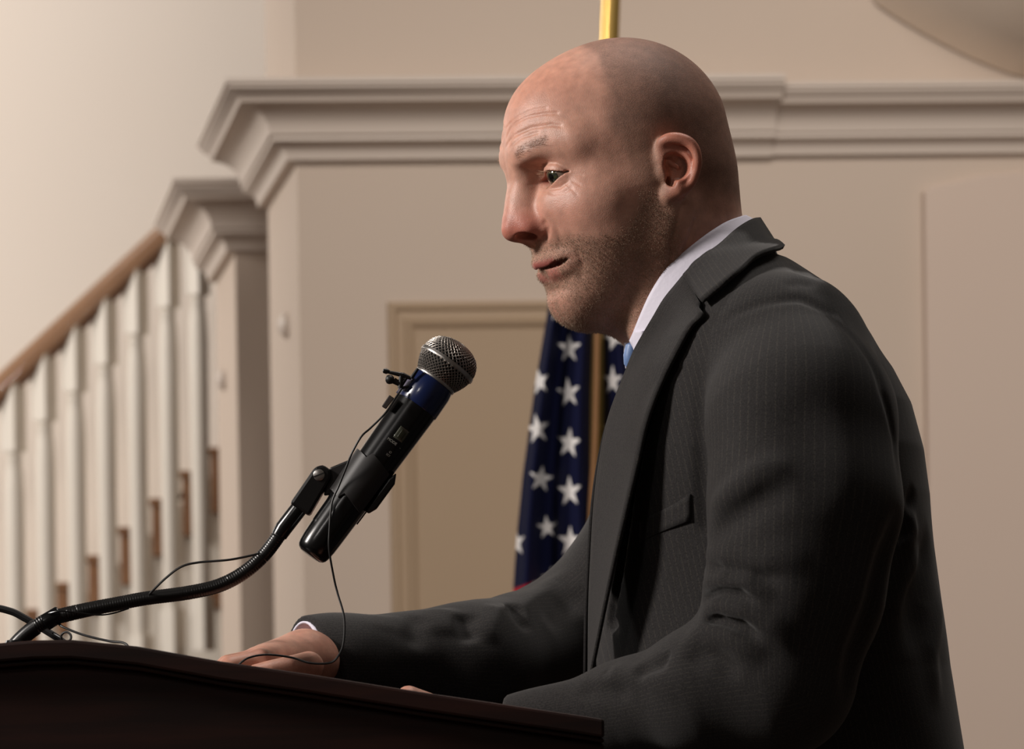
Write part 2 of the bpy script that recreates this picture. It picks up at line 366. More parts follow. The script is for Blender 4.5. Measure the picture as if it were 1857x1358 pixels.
ad = N('ShaderNodeMath'); ad.operation = 'ADD'; Lk(n1.outputs['Fac'], ad.inputs[0]); Lk(n2.outputs['Fac'], ad.inputs[1]); Lk(ad.outputs[0], bp.inputs['Height']); Lk(bp.outputs[0], b.inputs['Normal'])
b.inputs['Roughness'].default_value = .42; b.inputs['Specular IOR Level'].default_value = .42
rr_ = N('ShaderNodeMapRange'); rr_.inputs[3].default_value = .40; rr_.inputs[4].default_value = .66; Lk(sa.outputs['Fac'], rr_.inputs[0]); Lk(rr_.outputs[0], b.inputs['Roughness'])
b.inputs['Subsurface Weight'].default_value = .22; b.inputs['Subsurface Radius'].default_value = (1, .35, .2); b.inputs['Subsurface Scale'].default_value = .006
# ---------------- hands and body under the clothes, joined to the head as one body mesh ----------------
def handf(p, wr, kn, tips, thumb, rw, rp):
    d = cap(p, wr[0], wr[1], rw, rw*.95)
    for k in kn: d = smin(d, cap(p, wr[1], k, rw*.8, rp), .012)
    for k, t in zip(kn, tips): d = smin(d, chain(p, [k]+t, [rp, rp*.93, rp*.85, rp*.75][:len(t)+1]), .004)
    return smin(d, chain(p, thumb, [rp*1.3, rp*1.15, rp, rp*.85]), .008)
# ---------------- suit jacket, worked out as one implicit body of cloth ----------------
TOR = [(462, 1250, 1400, .045), (480, 1215, 1424, .080), (520, 1205, 1462, .110), (560, 1200, 1506, .140), (600, 1182, 1542, .163), (640, 1162, 1572, .180), (690, 1136, 1608, .190), (750, 1120, 1641, .194),
       (830, 1104, 1665, .195), (910, 1092, 1679, .190), (1000, 1086, 1687, .185), (1100, 1082, 1698, .180), (1214, 1084, 1713, .178), (1358, 1090, 1740, .180), (1700, 1110, 1790, .19)]
_tz = np.array([P(1350, r[0], 3.0)[2] for r in TOR])[::-1]; _xf = np.array([P(r[1], r[0], 3.)[0] for r in TOR])[::-1]; _xb = np.array([P(r[2], r[0], 3.)[0] for r in TOR])[::-1]; _w = np.array([r[3] for r in TOR])[::-1]
def torso(p, off=0):
    z = p[:, 2]; xf = np.interp(z, _tz, _xf)+off; xb = np.interp(z, _tz, _xb)-off; W = np.interp(z, _tz, _w)-off
    a = (xb-xf)/2; c = (xb+xf)/2+.015*(np.abs(p[:, 1]-3)/.2)**2; n = 2.35
    r = (np.abs((p[:, 0]-c)/a)**n+np.abs((p[:, 1]-3)/W)**n+1e-9)**(1/n); d = (r-1)*np.minimum(a, W)
    d = smax(d, (z-_tz[-1]-.002+off), .02); return smax(d, .80-z, .01)
NS = [P(1422, 640, 2.86), P(1454, 760, 2.81), P(1458, 920, 2.785), P(1440, 1070, 2.78), P(1412, 1215, 2.78)]; NR = [.058, .0665, .0665, .0610, .0560]
NF = [P(1405, 1235, 2.78), P(1290, 1252, 2.79), P(1140, 1286, 2.82), P(925, 1326, 2.84)]; NFR = [.054, .046, .0335, .027]
FS = [P(1380, 640, 3.17), P(1232, 900, 3.25), P(1130, 1098, 3.28), P(1030, 1160, 3.27), P(860, 1200, 3.165), P(614, 1197, 3.105)]; FR = [.064, .062, .060, .0535, .046, .0338]
CE = FS[-1]-FS[-2]; CE /= np.linalg.norm(CE)
def jack0(p, det=False):
    d = smin(torso(p), cap(p, P(1390, 592, 3.0), P(1425, 640, 2.86), .045, .052), .03)
    d = smin(d, chain(p, NS, NR, .02), .012 if not det else .010)
    d = smin(d, smax(chain(p, NF, NFR, .02), (p-NF[-1])@((NF[-1]-NF[-2])/np.linalg.norm(NF[-1]-NF[-2])), .004), .018)
    s2 = smax(chain(p, FS+[FS[-1]+CE*.07], FR+[FR[-1]], .02), (p-(FS[-1]+CE*.030))@CE, .002)
    return smin(d, s2, .02)
def jline(pts, f=jack0):
    out = [hit(f, x, y) for (x, y) in pts]; return [o for o in out if o is not None]
JL = []
def fold(pts, w_, am, n=None):
    q = jline(pts)
    if len(q) > 1: JL.append((np.array(q), w_, am))
# gap under the lapel, pocket, armhole, elbow and sleeve folds (traced on the photo)
GAP = jline([(1196, 705), (1180, 752), (1166, 800), (1157, 855), (1141, 938), (1123, 1035), (1107, 1127), (1092, 1225)])
for pts, w_, am in [
    ([(1276, 640), (1268, 720), (1270, 800), (1274, 870), (1280, 950), (1285, 1040)], .006, -.0050),
    ([(1290, 620), (1330, 570), (1395, 545), (1452, 541), (1509, 568), (1559, 620), (1601, 705), (1622, 800), (1627, 900)], .0045, -.0032),
    ([(1627, 905), (1612, 985), (1590, 1060), (1570, 1130), (1545, 1210), (1520, 1290)], .010, -.0090),
    ([(1640, 900), (1650, 960), (1632, 1010)], .008, .004), ([(1660, 880), (1640, 935), (1628, 1000)], .006, -.004),
    ([(1285, 945), (1322, 898), (1370, 862), (1450, 835)], .010, .0060), ([(1285, 985), (1330, 940), (1390, 905), (1450, 890)], .010, -.0060),
    ([(1280, 995), (1320, 1010), (1390, 1022), (1480, 1015)], .010, .0070), ([(1285, 1024), (1330, 1036), (1380, 1044), (1440, 1050)], .007, -.0075),
    ([(1275, 1066), (1315, 1050), (1358, 1056), (1410, 1085)], .008, .0085), ([(1275, 1088), (1310, 1075), (1345, 1078), (1385, 1104)], .0055, -.0085),
    ([(1270, 1112), (1305, 1098), (1350, 1108), (1400, 1135), (1460, 1180)], .008, .0090), ([(1270, 1130), (1310, 1124), (1350, 1136), (1390, 1165)], .0055, -.0090),
    ([(1230, 1165), (1280, 1146), (1330, 1158), (1390, 1205)], .010, .0080), ([(1230, 1190), (1300, 1190), (1350, 1230)], .008, -.004),
    ([(1150, 1225), (1190, 1208), (1216, 1196)], .006, -.0080), ([(1060, 1240), (1120, 1222), (1180, 1228), (1250, 1260)], .009, .0050),
    ([(1046, 1246), (1090, 1252), (1150, 1258)], .006, -.0050), ([(1205, 1185), (1208, 1200)], .004, -.004),
    ([(1380, 880), (1420, 980), (1440, 1080), (1430, 1180)], .02, .002), ([(1340, 700), (1350, 800), (1380, 900)], .018, .0015), ([(1430, 700), (1470, 820), (1490, 940)], .02, -.003),
    ([(1438, 478), (1468, 500), (1500, 520)], .006, -.002), ([(1420, 520), (1450, 512), (1480, 524)], .006, -.0015),
    ([(1685, 950), (1660, 1080), (1650, 1200)], .014, -.004), ([(1700, 1050), (1690, 1180), (1700, 1300)], .012, .003), ([(1600, 1150), (1640, 1050), (1668, 985)], .010, .003),
    # far sleeve
    ([(1040, 1020), (1000, 1055), (960, 1085), (930, 1120)], .010, .0045), ([(1065, 1060), (1020, 1100), (990, 1140)], .010, -.006),
    ([(925, 1096), (940, 1120), (960, 1150)], .007, -.006), ([(905, 1100), (890, 1130), (880, 1170)], .009, .004), ([(840, 1112), (846, 1140), (856, 1170)], .008, -.006), ([(800, 1104), (796, 1130), (800, 1160)], .014, .004),
    ([(760, 1118), (752, 1145), (745, 1180)], .009, -.003), ([(690, 1116), (700, 1150)], .014, .0015), ([(880, 1108), (930, 1104)], .006, .002)]:
    fold(pts, w_, am)
jn = None
def pfold(p, q, w_):
    "bell across the line, fading out at both ends"
    L_ = np.concatenate([[0], np.cumsum(np.linalg.norm(np.diff(q, axis=0), axis=1))]); bd = np.full(len(p), 9.); bt = np.zeros(len(p))
    for i in range(len(q)-1):
        ab = q[i+1]-q[i]; h = (p-q[i])@ab/(ab@ab+1e-12)
        if 0 < i: h = np.maximum(h, 0)
        if i < len(q)-2: h = np.minimum(h, 1)
        dd = np.linalg.norm(p-q[i]-h[:, None]*ab, axis=1); t = (L_[i]+h*(L_[i+1]-L_[i]))/L_[-1]; k = dd < bd; bd[k] = dd[k]; bt[k] = t[k]
    e = np.clip(np.minimum(bt, 1-bt)/.3, 0, 1); return np.exp(-(bd/w_)**2)*e*e*(3-2*e)
def jackf(p):
    d = jack0(p, True)
    for q, w_, am in JL:
        lo = q.min(0)-w_*3.2; hi = q.max(0)+w_*3.2; k = np.all((p > lo) & (p < hi), axis=1)
        if k.any(): d[k] -= am*pfold(p[k], q, w_)
    # dark opening between lapel and front: a wedge that widens downward
    lo = GAP[0]*0+np.min(GAP, 0)-.04; hi = np.max(GAP, 0)+.04; k = np.all((p > lo) & (p < hi), axis=1)
    k &= chain(p, NF, NFR) > .006
    if k.any(): d[k] = smax(d[k], -chain(p[k], GAP, np.linspace(.0012, .0085, len(GAP))), .002)
    # soft drape
    d = d+.0012*np.sin(p[:, 2]*38+3*np.sin(p[:, 0]*19)+p[:, 1]*9)*np.sin(p[:, 0]*31+p[:, 2]*11)
    # hollow cuff of the far sleeve
    return smax(d, -cap(p, FS[-1]-CE*.035, FS[-1]+CE*.06, .028, .0304), .002)
JV = .0022
V_, Q_ = surfnet(jackf, (-.23, 2.68, .79), (.50, 3.36, 1.58), JV)
print('jacket verts', len(V_))
# stripe coordinate: across the torso, or around each sleeve
dT = torso(V_); dN = chain(V_, NS, NR); dF = chain(V_, NF, NFR); dR = chain(V_, FS, FR)
def around(p, pts):
    best = None; ang = None
    for i in range(len(pts)-1):
        a = np.array(pts[i]); b = np.array(pts[i+1]); t = (b-a)/np.linalg.norm(b-a); u = np.cross(t, [.3, 1, .2]); u /= np.linalg.norm(u); v = np.cross(t, u); d = cap(p, a, b, 0)
        an = np.arctan2((p-a)@v, (p-a)@u)*.062
        if best is None: best, ang = d, an
        else: k = d < best; ang[k] = an[k]; best = np.minimum(best, d)
    return ang
st = V_[:, 0]+.20*(V_[:, 2]-1.3)
k = (dN < dT)&(dN < dF); st[k] = around(V_, [NS[0], NS[-1]])[k]
k = (dF < dT)&(dF < dN); st[k] = around(V_, NF)[k]
k = dR < np.minimum(dT, dN); st[k] = around(V_, FS)[k]
def cloth_mat(name, base, thread, gap_=.0044):
    m = mat(name, base, .85, spec=.15, sheen=.12); nt = m.node_tree; b = nt.nodes['Principled BSDF']; N = nt.nodes.new; Lk = nt.links.new
    a = N('ShaderNodeAttribute'); a.attribute_name = 'stripe'; tc = N('ShaderNodeTexCoord')
    d1 = N('ShaderNodeMath'); d1.operation = 'DIVIDE'; d1.inputs[1].default_value = gap_; Lk(a.outputs['Fac'], d1.inputs[0])
    fr = N('ShaderNodeMath'); fr.operation = 'FRACT'; Lk(d1.outputs[0], fr.inputs[0])
    pp = N('ShaderNodeMath'); pp.operation = 'COMPARE'; pp.inputs[1].default_value = .5; pp.inputs[2].default_value = .085; Lk(fr.outputs[0], pp.inputs[0])
    nz = N('ShaderNodeTexNoise'); nz.inputs['Scale'].default_value = 900; nz.inputs['Detail'].default_value = 2; Lk(tc.outputs['Object'], nz.inputs['Vector'])
    gt = N('ShaderNodeMath'); gt.operation = 'GREATER_THAN'; gt.inputs[1].default_value = .47; Lk(nz.outputs['Fac'], gt.inputs[0])
    mu = N('ShaderNodeMath'); mu.operation = 'MULTIPLY'; Lk(pp.outputs[0], mu.inputs[0]); Lk(gt.outputs[0], mu.inputs[1])
    mr = N('ShaderNodeMapRange'); mr.inputs[1].default_value = .3; mr.inputs[2].default_value = .7; mr.inputs[3].default_value = .65; mr.inputs[4].default_value = 1.35; Lk(nz.outputs['Fac'], mr.inputs[0])
    sc1 = N('ShaderNodeVectorMath'); sc1.operation = 'SCALE'; sc1.inputs[0].default_value = lin(base); Lk(mr.outputs[0], sc1.inputs['Scale'])
    mx = N('ShaderNodeMix'); mx.data_type = 'RGBA'; Lk(mu.outputs[0], mx.inputs[0]); Lk(sc1.outputs[0], mx.inputs[6]); mx.inputs[7].default_value = (*lin(thread), 1); Lk(mx.outputs[2], b.inputs['Base Color'])
    bp = N('ShaderNodeBump'); bp.inputs['Strength'].default_value = .3; bp.inputs['Distance'].default_value = .0004; Lk(nz.outputs['Fac'], bp.inputs['Height']); Lk(bp.outputs[0], b.inputs['Normal']); return m
SUIT = cloth_mat('charcoal_pinstripe_wool', (41, 39, 39), (56, 53, 50))
jacket = meshobj('suit_jacket', V_, Q_, SUIT, None); attr(jacket, 'stripe', st); setpar(jacket, person)
# collar and lapel: sheets laid over the chest, mirrored for the far side
def sheet(name, inn, out, nj, m, par, lift, thick, mirror=True, stripe='u', push=None, n=60, base=None):
    A = spline([P(*a) for a in inn], n); B = spline([P(*a) for a in out], n); G = np.zeros((n, nj, 3))
    ln = np.concatenate([[0], np.cumsum(np.linalg.norm(np.diff((A+B)/2, axis=0), axis=1))])
    for i in range(n):
        for j in range(nj):
            t = j/(nj-1); q = A[i]*(1-t)+B[i]*t; l = lift(i/(n-1), t)
            if base is not None:
                dd = base(q[None])[0]
                for _ in range(40):
                    if base(q[None])[0] >= l: break
                    q = q+np.array([0, -.0012, 0])
            G[i, j] = q
    for _ in range(2): G[1:-1, 1:-1] = .5*G[1:-1, 1:-1]+.125*(G[:-2, 1:-1]+G[2:, 1:-1]+G[1:-1, :-2]+G[1:-1, 2:])
    V1 = G.reshape(-1, 3); Fc = [(i*nj+j, (i+1)*nj+j, (i+1)*nj+j+1, i*nj+j+1) for i in range(n-1) for j in range(nj-1)]
    wd = np.linalg.norm(G-G[:, :1], axis=2).reshape(-1); lg = np.repeat(ln, nj); s_ = wd if stripe == 'u' else lg
    obs = []
    for sg in ((1, -1) if mirror else (1,)):
        W = V1.copy()
        if sg < 0: W[:, 1] = 6-W[:, 1]
        o = meshobj(name, W, Fc, m, None); attr(o, 'stripe', s_); md = o.modifiers.new('thickness', 'SOLIDIFY'); md.thickness = thick; md.offset = 0
        setpar(o, par); obs.append(o)
    return obs
jb = lambda p: jack0(p)
lap_in = [(1242, 500, 2.925), (1208, 540, 2.925), (1186, 576, 2.925), (1166, 610, 2.93), (1150, 640, 2.935), (1130, 690, 2.94), (1106, 755, 2.94), (1090, 829, 2.935), (1080, 908, 2.93), (1074, 1000, 2.925), (1070, 1100, 2.92), (1069, 1225, 2.91)]
lap_out = [(1270, 552, 2.868), (1268, 562, 2.866), (1272, 577, 2.865), (1254, 594, 2.865), (1236, 624, 2.86), (1208, 679, 2.855), (1188, 724, 2.852), (1171, 775, 2.85), (1156, 843, 2.848), (1134, 935, 2.85), (1110, 1040, 2.86), (1071, 1228, 2.89)]
sheet('lapel', lap_in, lap_out, 12, SUIT, jacket, lambda u, t: .004+.006*t*u, .003, base=jb)
col_in = [(1376, 396, 3.0), (1362, 399, 2.972), (1338, 415, 2.948), (1304, 446, 2.932), (1271, 471, 2.926), (1240, 502, 2.922)]
col_out = [(1416, 458, 3.0), (1400, 463, 2.945), (1366, 474, 2.905), (1338, 499, 2.885), (1304, 527, 2.872), (1271, 551, 2.862)]
sheet('collar', col_in, col_out, 12, SUIT, jacket, lambda u, t: .005+.003*t, .0035, stripe='v', base=jb, n=40)
# breast pocket welt
pw = [hit(jack0, x, y) for (x, y) in [(1158, 985), (1190, 968), (1222, 955), (1250, 944)]]; pu = [hit(jack0, x, y) for (x, y) in [(1158, 944), (1190, 930), (1222, 914), (1250, 896)]]
G = np.array([[a*(1-t)+b*t+np.array([0, -.0022, 0]) for t in np.linspace(0, 1, 5)] for a, b in zip(spline(pw, 12), spline(pu, 12))])
o = meshobj('breast_pocket', G.reshape(-1, 3), [(i*5+j, (i+1)*5+j, (i+1)*5+j+1, i*5+j+1) for i in range(11) for j in range(4)], SUIT); attr(o, 'stripe', G.reshape(-1, 3)[:, 0]); md = o.modifiers.new('t', 'SOLIDIFY'); md.thickness = .0018; setpar(o, jacket)
# shirt: collar band, collar point, front and cuffs
SH = mat('white_shirt_cotton', (226, 222, 236), .75, spec=.2, bump=.15, ns=300)
sh_in = [(1352, 392, 3.0), (1342, 394, 2.968), (1314, 405, 2.952), (1278, 428, 2.944), (1238, 460, 2.94), (1206, 491, 2.94), (1181, 530, 2.944), (1164, 567, 2.950), (1150, 602, 2.958), (1143, 618, 2.966)]
sh_out = [(1372, 402, 3.0), (1362, 408, 2.965), (1340, 428, 2.944), (1308, 460, 2.936), (1274, 486, 2.932), (1246, 514, 2.930), (1216, 556, 2.932), (1194, 592, 2.937), (1176, 622, 2.942), (1160, 650, 2.950)]
shirt = meshobj('shirt', *surfnet(lambda p: smax(torso(p, .010), p[:, 2]-P(1200, 640, 3)[2], .01), (0.0, 2.78, .80), (.45, 3.22, 1.50), .006), SH); setpar(shirt, person)
sheet('shirt_collar', sh_in, sh_out, 8, SH, shirt, lambda u, t: 0, .0022, n=40)
# collar point folded down at the throat, and far side of the collar
sheet('collar_point', [(1150, 602, 2.955), (1147, 614, 2.957), (1150, 632, 2.957), (1154, 640, 2.956)], [(1166, 600, 2.945), (1168, 612, 2.945), (1164, 628, 2.947), (1158, 645, 2.950)], 5, SH, shirt, lambda u, t: 0, .002, n=12)
pts = [(1136, 606, 2.99), (1133.5, 625, 2.99), (1133.5, 648, 2.99), (1136, 668, 2.99)]; pt2 = [(1152, 606, 2.975), (1150, 625, 2.975), (1150, 648, 2.975), (1150, 668, 2.975)]
sheet('collar_front', pts, pt2, 5, SH, shirt, lambda u, t: 0, .002, mirror=False, n=12)
TIE = mat('blue_tie_silk', (126, 152, 196), .45, noise=(98, 128, 180), ns=500)
tm = MB(); k0 = P(1146, 628, 2.975); 
tm.lathe(P(1148, 622, 2.972), P(1142, 664, 2.972)-P(1148, 622, 2.972), [(0, .003), (.002, .0055), (.010, .0062), (.017, .0048), (.019, .003)], 16)
A = spline([P(1140, 655, 2.972), P(1133, 700, 2.972), P(1124, 760, 2.975), P(1108, 850, 2.985), P(1100, 1000, 3.0), P(1100, 1200, 3.0)], 30)
tv = []; 
for i, a in enumerate(A):
    wv = .009+.022*i/29
    for s_, off in ((-1, 0), (0, -.004), (1, 0)): tv.append(a+np.array([off+.014, s_*wv, 0]))
tm.add(tv, [(i*3+j, (i+1)*3+j, (i+1)*3+j+1, i*3+j+1) for i in range(29) for j in range(2)])
tie = tm.build('tie', TIE, person, True); md = tie.modifiers.new('t', 'SOLIDIFY'); md.thickness = .003
# cuff of the far sleeve
a = FS[-1]-CE*.030; cf = MB(); u = np.cross(CE, [0, 0, 1.]); u /= np.linalg.norm(u); v = np.cross(CE, u)
cv = []; n = 40
for t, r in ((0, .0255), (.03, .0283), (.056, .0296), (.0618, .0297)):
    for k in range(n): cv.append(a+CE*t+r*(cos(2*pi*k/n)*u+1.02*sin(2*pi*k/n)*v))
cf.add(cv, [(i*n+k, i*n+(k+1) % n, (i+1)*n+(k+1) % n, (i+1)*n+k) for i in range(3) for k in range(n)])
o = cf.build('shirt_cuff', SH, shirt, True); md = o.modifiers.new('t', 'SOLIDIFY'); md.thickness = .0016; md.offset = 0
# trousers and shoes (below the frame, so that he stands on the floor)
TR = cloth_mat('charcoal_trouser_wool', (41, 39, 39), (56, 53, 50))
def trof(p):
    d = None
    for sy in (-1, 1):
        c = chain(p, [(.27, 3+sy*.09, .84), (.24, 3+sy*.10, .48), (.25, 3+sy*.11, .07)], [.098, .072, .062], .02); d = c if d is None else smin(d, c, .02)
    d = smin(d, ell(p, (.27, 3, .84), (.125, .175, .11)), .03); return smax(smax(d, .035-p[:, 2], .004), p[:, 2]-.90, .004)
tv, tq = surfnet(trof, (.08, 2.76, .02), (.46, 3.24, .92), .007); tr = meshobj('trousers', tv, tq, TR); attr(tr, 'stripe', tv[:, 0]); setpar(tr, person)
SHO = mat('black_shoe_leather', (18, 17, 16), .3)
for sy in (-1, 1):
    sf = lambda p: smax(smin(ell(p, (.14, 3+sy*.115, .035), (.15, .048, .042)), ell(p, (.25, 3+sy*.11, .06), (.06, .042, .055)), .03), .002-p[:, 2], .002)
    tv, tq = surfnet(sf, (-.04, 3+sy*.115-.07, -.01), (.35, 3+sy*.115+.07, .14), .006); meshobj('shoe', tv, tq, SHO, person)
# hands: palm, five fingers each, resting on the slope of the lectern
def hand_mesh(wr, kn, tips, thumb, rw, rp, lo, hi, flat=None):
    return surfnet(lambda p: handf(p, wr, kn, tips, thumb, rw, rp), lo, hi, .0013)
HM = []
# far hand (his right): back of the hand toward us, fingers curled down over the paper
wr = [P(650, 1200, 3.125), P(552, 1197, 3.062)]
kn = [P(470, 1199, 2.965), P(466, 1197, 2.985), P(468, 1199, 3.005), P(476, 1204, 3.022)]
tips = [[k+np.array([-.022, -.014, -.004]), k+np.array([-.034, -.022, -.016]), k+np.array([-.036, -.024, -.026])] for k in kn]
th = [P(560, 1208, 2.985), P(520, 1215, 2.955), P(488, 1219, 2.945), P(465, 1222, 2.94)]
HM.append(hand_mesh(wr, kn, tips, th, .0225, .0090, (-.28, 2.85, 1.05), (-.06, 3.17, 1.23)))
# near hand (his left): only a knuckle shows above the rim
wr = [P(905, 1344, 2.84), P(845, 1338, 2.84)]
kn = [P(790, 1312, 2.825), P(784, 1316, 2.845), P(786, 1318, 2.865), P(795, 1322, 2.883)]
tips = [[k+np.array([-.030, -.006, -.004]), k+np.array([-.046, -.008, -.016]), k+np.array([-.050, -.008, -.026])] for k in kn]
th = [P(820, 1310, 2.81), P(775, 1282, 2.79), P(741, 1266, 2.785), P(722, 1280, 2.783)]
HM.append(hand_mesh(wr, kn, tips, th, .0235, .0092, (-.14, 2.72, 1.03), (.06, 2.95, 1.19)))
# torso and arms under the clothes, tied to neck and hands so the body is one connected mesh
def underf(p):
    d = torso(p, .022); d = smin(d, chain(p, [P(1262, 500, 3.0), P(1330, 640, 3.0), P(1380, 760, 3.0)], [.050, .055, .08]), .03)
    d = smin(d, chain(p, NS+NF[1:]+[P(905, 1344, 2.84)], [max(.020, r-.014) for r in NR+NFR[1:]]+[.0215]), .02)
    return smin(d, chain(p, FS+[P(640, 1199, 3.118)], [max(.021, r-.014) for r in FR]+[.0215]), .02)
UV_, UQ = surfnet(underf, (-.24, 2.70, .84), (.46, 3.34, 1.50), .005)
def tie_faces(A, oa, qa, B, ob, qb, c):
    "one quad joining the nearest edges of two overlapping shells, hidden under the cloth"
    i = np.argmin(np.linalg.norm(A-c, axis=1)); j = np.argmin(np.linalg.norm(B-A[i], axis=1)); fi = qa[np.where((qa == i).any(1))[0][0]]; fj = qb[np.where((qb == j).any(1))[0][0]]
    a = np.where(fi == i)[0][0]; b_ = np.where(fj == j)[0][0]; return [fi[(a+1) % 4]+oa, i+oa, j+ob, fj[(b_+1) % 4]+ob]
nb = len(V); VV = [Vw]; QQ = [Q]; cc = [hc]; ss = [hs]; off = nb; TF = []
def plain(hv): return np.tile(np.array(lin((196, 148, 128))), (len(hv), 1))
VV.append(UV_); QQ.append(UQ+off); cc.append(plain(UV_)); ss.append(np.zeros(len(UV_))); uo = off; off += len(UV_)
TF.append(tie_faces(Vw, 0, Q, UV_, uo, UQ, P(1310, 640, 3.0)))
for (hv, hq), wc in zip(HM, (P(650, 1200, 3.125), P(905, 1344, 2.84))):
    VV.append(hv); QQ.append(hq+off); n_ = .5+.5*np.sin(hv[:, 0]*240+2*np.sin(hv[:, 1]*180))*np.sin(hv[:, 2]*260)
    TF.append(tie_faces(hv, off, hq, UV_, uo, UQ, wc)); off += len(hv)
    cc.append(np.array(lin((196, 146, 126)))*(1-.25*n_[:, None])+np.array(lin((180, 116, 100)))*.25*n_[:, None]); ss.append(np.zeros(len(hv)))
Vb = np.concatenate(VV); Qb = np.concatenate(QQ+[np.array(TF)]); hc2 = np.concatenate(cc); hs2 = np.concatenate(ss)
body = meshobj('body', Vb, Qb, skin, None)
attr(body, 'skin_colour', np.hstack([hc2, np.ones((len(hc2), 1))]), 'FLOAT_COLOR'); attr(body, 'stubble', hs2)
setpar(body, person)
# eyeballs: white, green-grey iris and black pupil as rings of the ball, under a clear cornea coat
def eye_mat():
    m = mat('eye', (196, 186, 178), .12, coat=1); nt = m.node_tree; b = nt.nodes['Principled BSDF']
    a = nt.nodes.new('ShaderNodeAttribute'); a.attribute_name = 'eye_colour'; nt.links.new(a.outputs['Color'], b.inputs['Base Color']); b.inputs['Coat Roughness'].default_value = .03; return m
EM = eye_mat()
for sg, nm in ((1, 'left'), (-1, 'right')):
    c = h2w(np.array([EC[0], sg*EC[1], EC[2]])); gz = h2w(np.array([.985, sg*.34, -.06]))-HO; gz = gz/np.linalg.norm(gz)
    a = np.cross(gz, [0, 0, 1.]); a /= np.linalg.norm(a); bb = np.cross(gz, a); V_ = []; F_ = []; Cc = []; nr, ns = 60, 48
    for i in range(nr+1):
        th = pi*i/nr; r = ER-.0003+ .0009*max(0, 1-(th/.52)**2)
        for k in range(ns):
            V_.append(r*(cos(th)*gz+sin(th)*(cos(2*pi*k/ns)*a+sin(2*pi*k/ns)*bb)))
            rr = th*ER
            col = (10, 10, 9) if rr < .0031 else ((58+12*sin(k*5.3), 62+12*sin(k*5.3), 46) if rr < .0060 else ((46, 44, 36) if rr < .0066 else (122, 106, 94)))
            Cc.append((*lin(col), 1))
    for i in range(nr):
        for k in range(ns): F_.append((i*ns+k, i*ns+(k+1) % ns, (i+1)*ns+(k+1) % ns, (i+1)*ns+k))
    e = meshobj('eye', V_, F_, EM, None); e.location = c; attr(e, 'eye_colour', Cc, 'FLOAT_COLOR'); setpar(e, body)

# short hairs of beard, brow and lashes: tapered slivers rooted in the skin
def hair_mesh(name, roots, dirs, lens, rad, m, par):
    n = len(roots); a = np.cross(dirs, rng.normal(size=(n, 3))); a /= np.linalg.norm(a, axis=1)[:, None]; b_ = np.cross(dirs, a); rad = np.broadcast_to(rad, n)[:, None]
    V0 = [roots+rad*(cos(t)*a+sin(t)*b_) for t in (0, 2.094, 4.189)]; tip = roots+dirs*lens[:, None]
    V_ = np.stack(V0+[tip], 1).reshape(-1, 3); base = np.arange(n)[:, None]*4
    Fc = np.concatenate([base+np.array(t) for t in ((0, 1, 3), (1, 2, 3), (2, 0, 3))])
    return meshobj(name, V_, Fc, m, par, False)
def tri_sample(wt, n):
    A, B, C_ = V[Q[:, 0]], V[Q[:, 1]], V[Q[:, 2]]; nr = np.cross(B-A, C_-A); ar = np.linalg.norm(nr, axis=1)+1e-12; w_ = ar*wt[Q].mean(1); w_ = w_/w_.sum()
    i = rng.choice(len(Q), n, p=w_); u = rng.random((n, 1)); v = rng.random((n, 1)); return A[i]+(B[i]-A[i])*u*.9+(C_[i]-A[i])*v*.9, nr[i]/ar[i][:, None], i
aV = np.stack([V[:, 0], np.abs(V[:, 1]), V[:, 2]], 1)
wb = np.where(hs > .3, hs, 0)*((aV[:, 1] < .0715) | (aV[:, 2] < -.02))*(aV[:, 2] < -.005)*(aV[:, 0] > -.005)
p_, n_, _ = tri_sample(wb, 24000)
dn = np.array([-.15, 0, -1.]); d_ = n_*.75+dn*.6+rng.normal(size=n_.shape)*.35; d_ /= np.linalg.norm(d_, axis=1)[:, None]
hm = mat('beard_hair', (120, 92, 72), .4, noise=(244, 214, 186), ns=900); hm2 = mat('brow_hair', (186, 148, 118), .5)
bo = hair_mesh('beard', h2w(p_), d_@HB, rng.uniform(.0008, .0024, len(p_)), .00011, hm, body); tag(bo, 'short grey-brown stubble beard', kind='stuff')
wb = np.exp(-(np.minimum(pdist(aV, BROW), 1)/.0030)**2); wb[wb < .1] = 0
p_, n_, _ = tri_sample(wb, 300); sgn = np.sign(p_[:, 1]); d_ = n_*.5+np.stack([-.6+0*sgn, .7*sgn, .25+0*sgn], 1)+rng.normal(size=n_.shape)*.25; d_ /= np.linalg.norm(d_, axis=1)[:, None]
bo = hair_mesh('eyebrows', h2w(p_), d_@HB, rng.uniform(.003, .006, len(p_)), .00008, hm2, body); tag(bo, 'thin fair eyebrows', kind='stuff')
L_ = []; D_ = []
for sg in (1, -1):
    for k in range(46):
        a_ = -0.85+1.7*(k % 30)/29; up_ = k < 30
        if up_: q = np.array([EC[0]+sqrt(max(1e-6, (ER+.001)**2-(a_*.0135)**2)), EC[1]-.0006+a_*.0158, EC[2]+.0058*(1-a_*a_)-.0006]); dd = np.array([.9, a_*.5, .15])
        else: q = np.array([EC[0]+sqrt(max(1e-6, (ER+.0008)**2-(a_*.0135)**2)), EC[1]-.0006+a_*.0158, EC[2]-.0062*(1-a_*a_)*(1-.25*a_)-.0006]); dd = np.array([.8, a_*.4, -.5])
        dd += rng.normal(size=3)*.1; q[1] *= sg; dd[1] *= sg; L_.append(q); D_.append(dd/np.linalg.norm(dd))
bo = hair_mesh('eyelashes', h2w(np.array(L_)), np.array(D_)@HB, np.where(np.arange(92) % 46 < 30, .0060, .0035), .00008, hm2, body); tag(bo, kind='stuff')
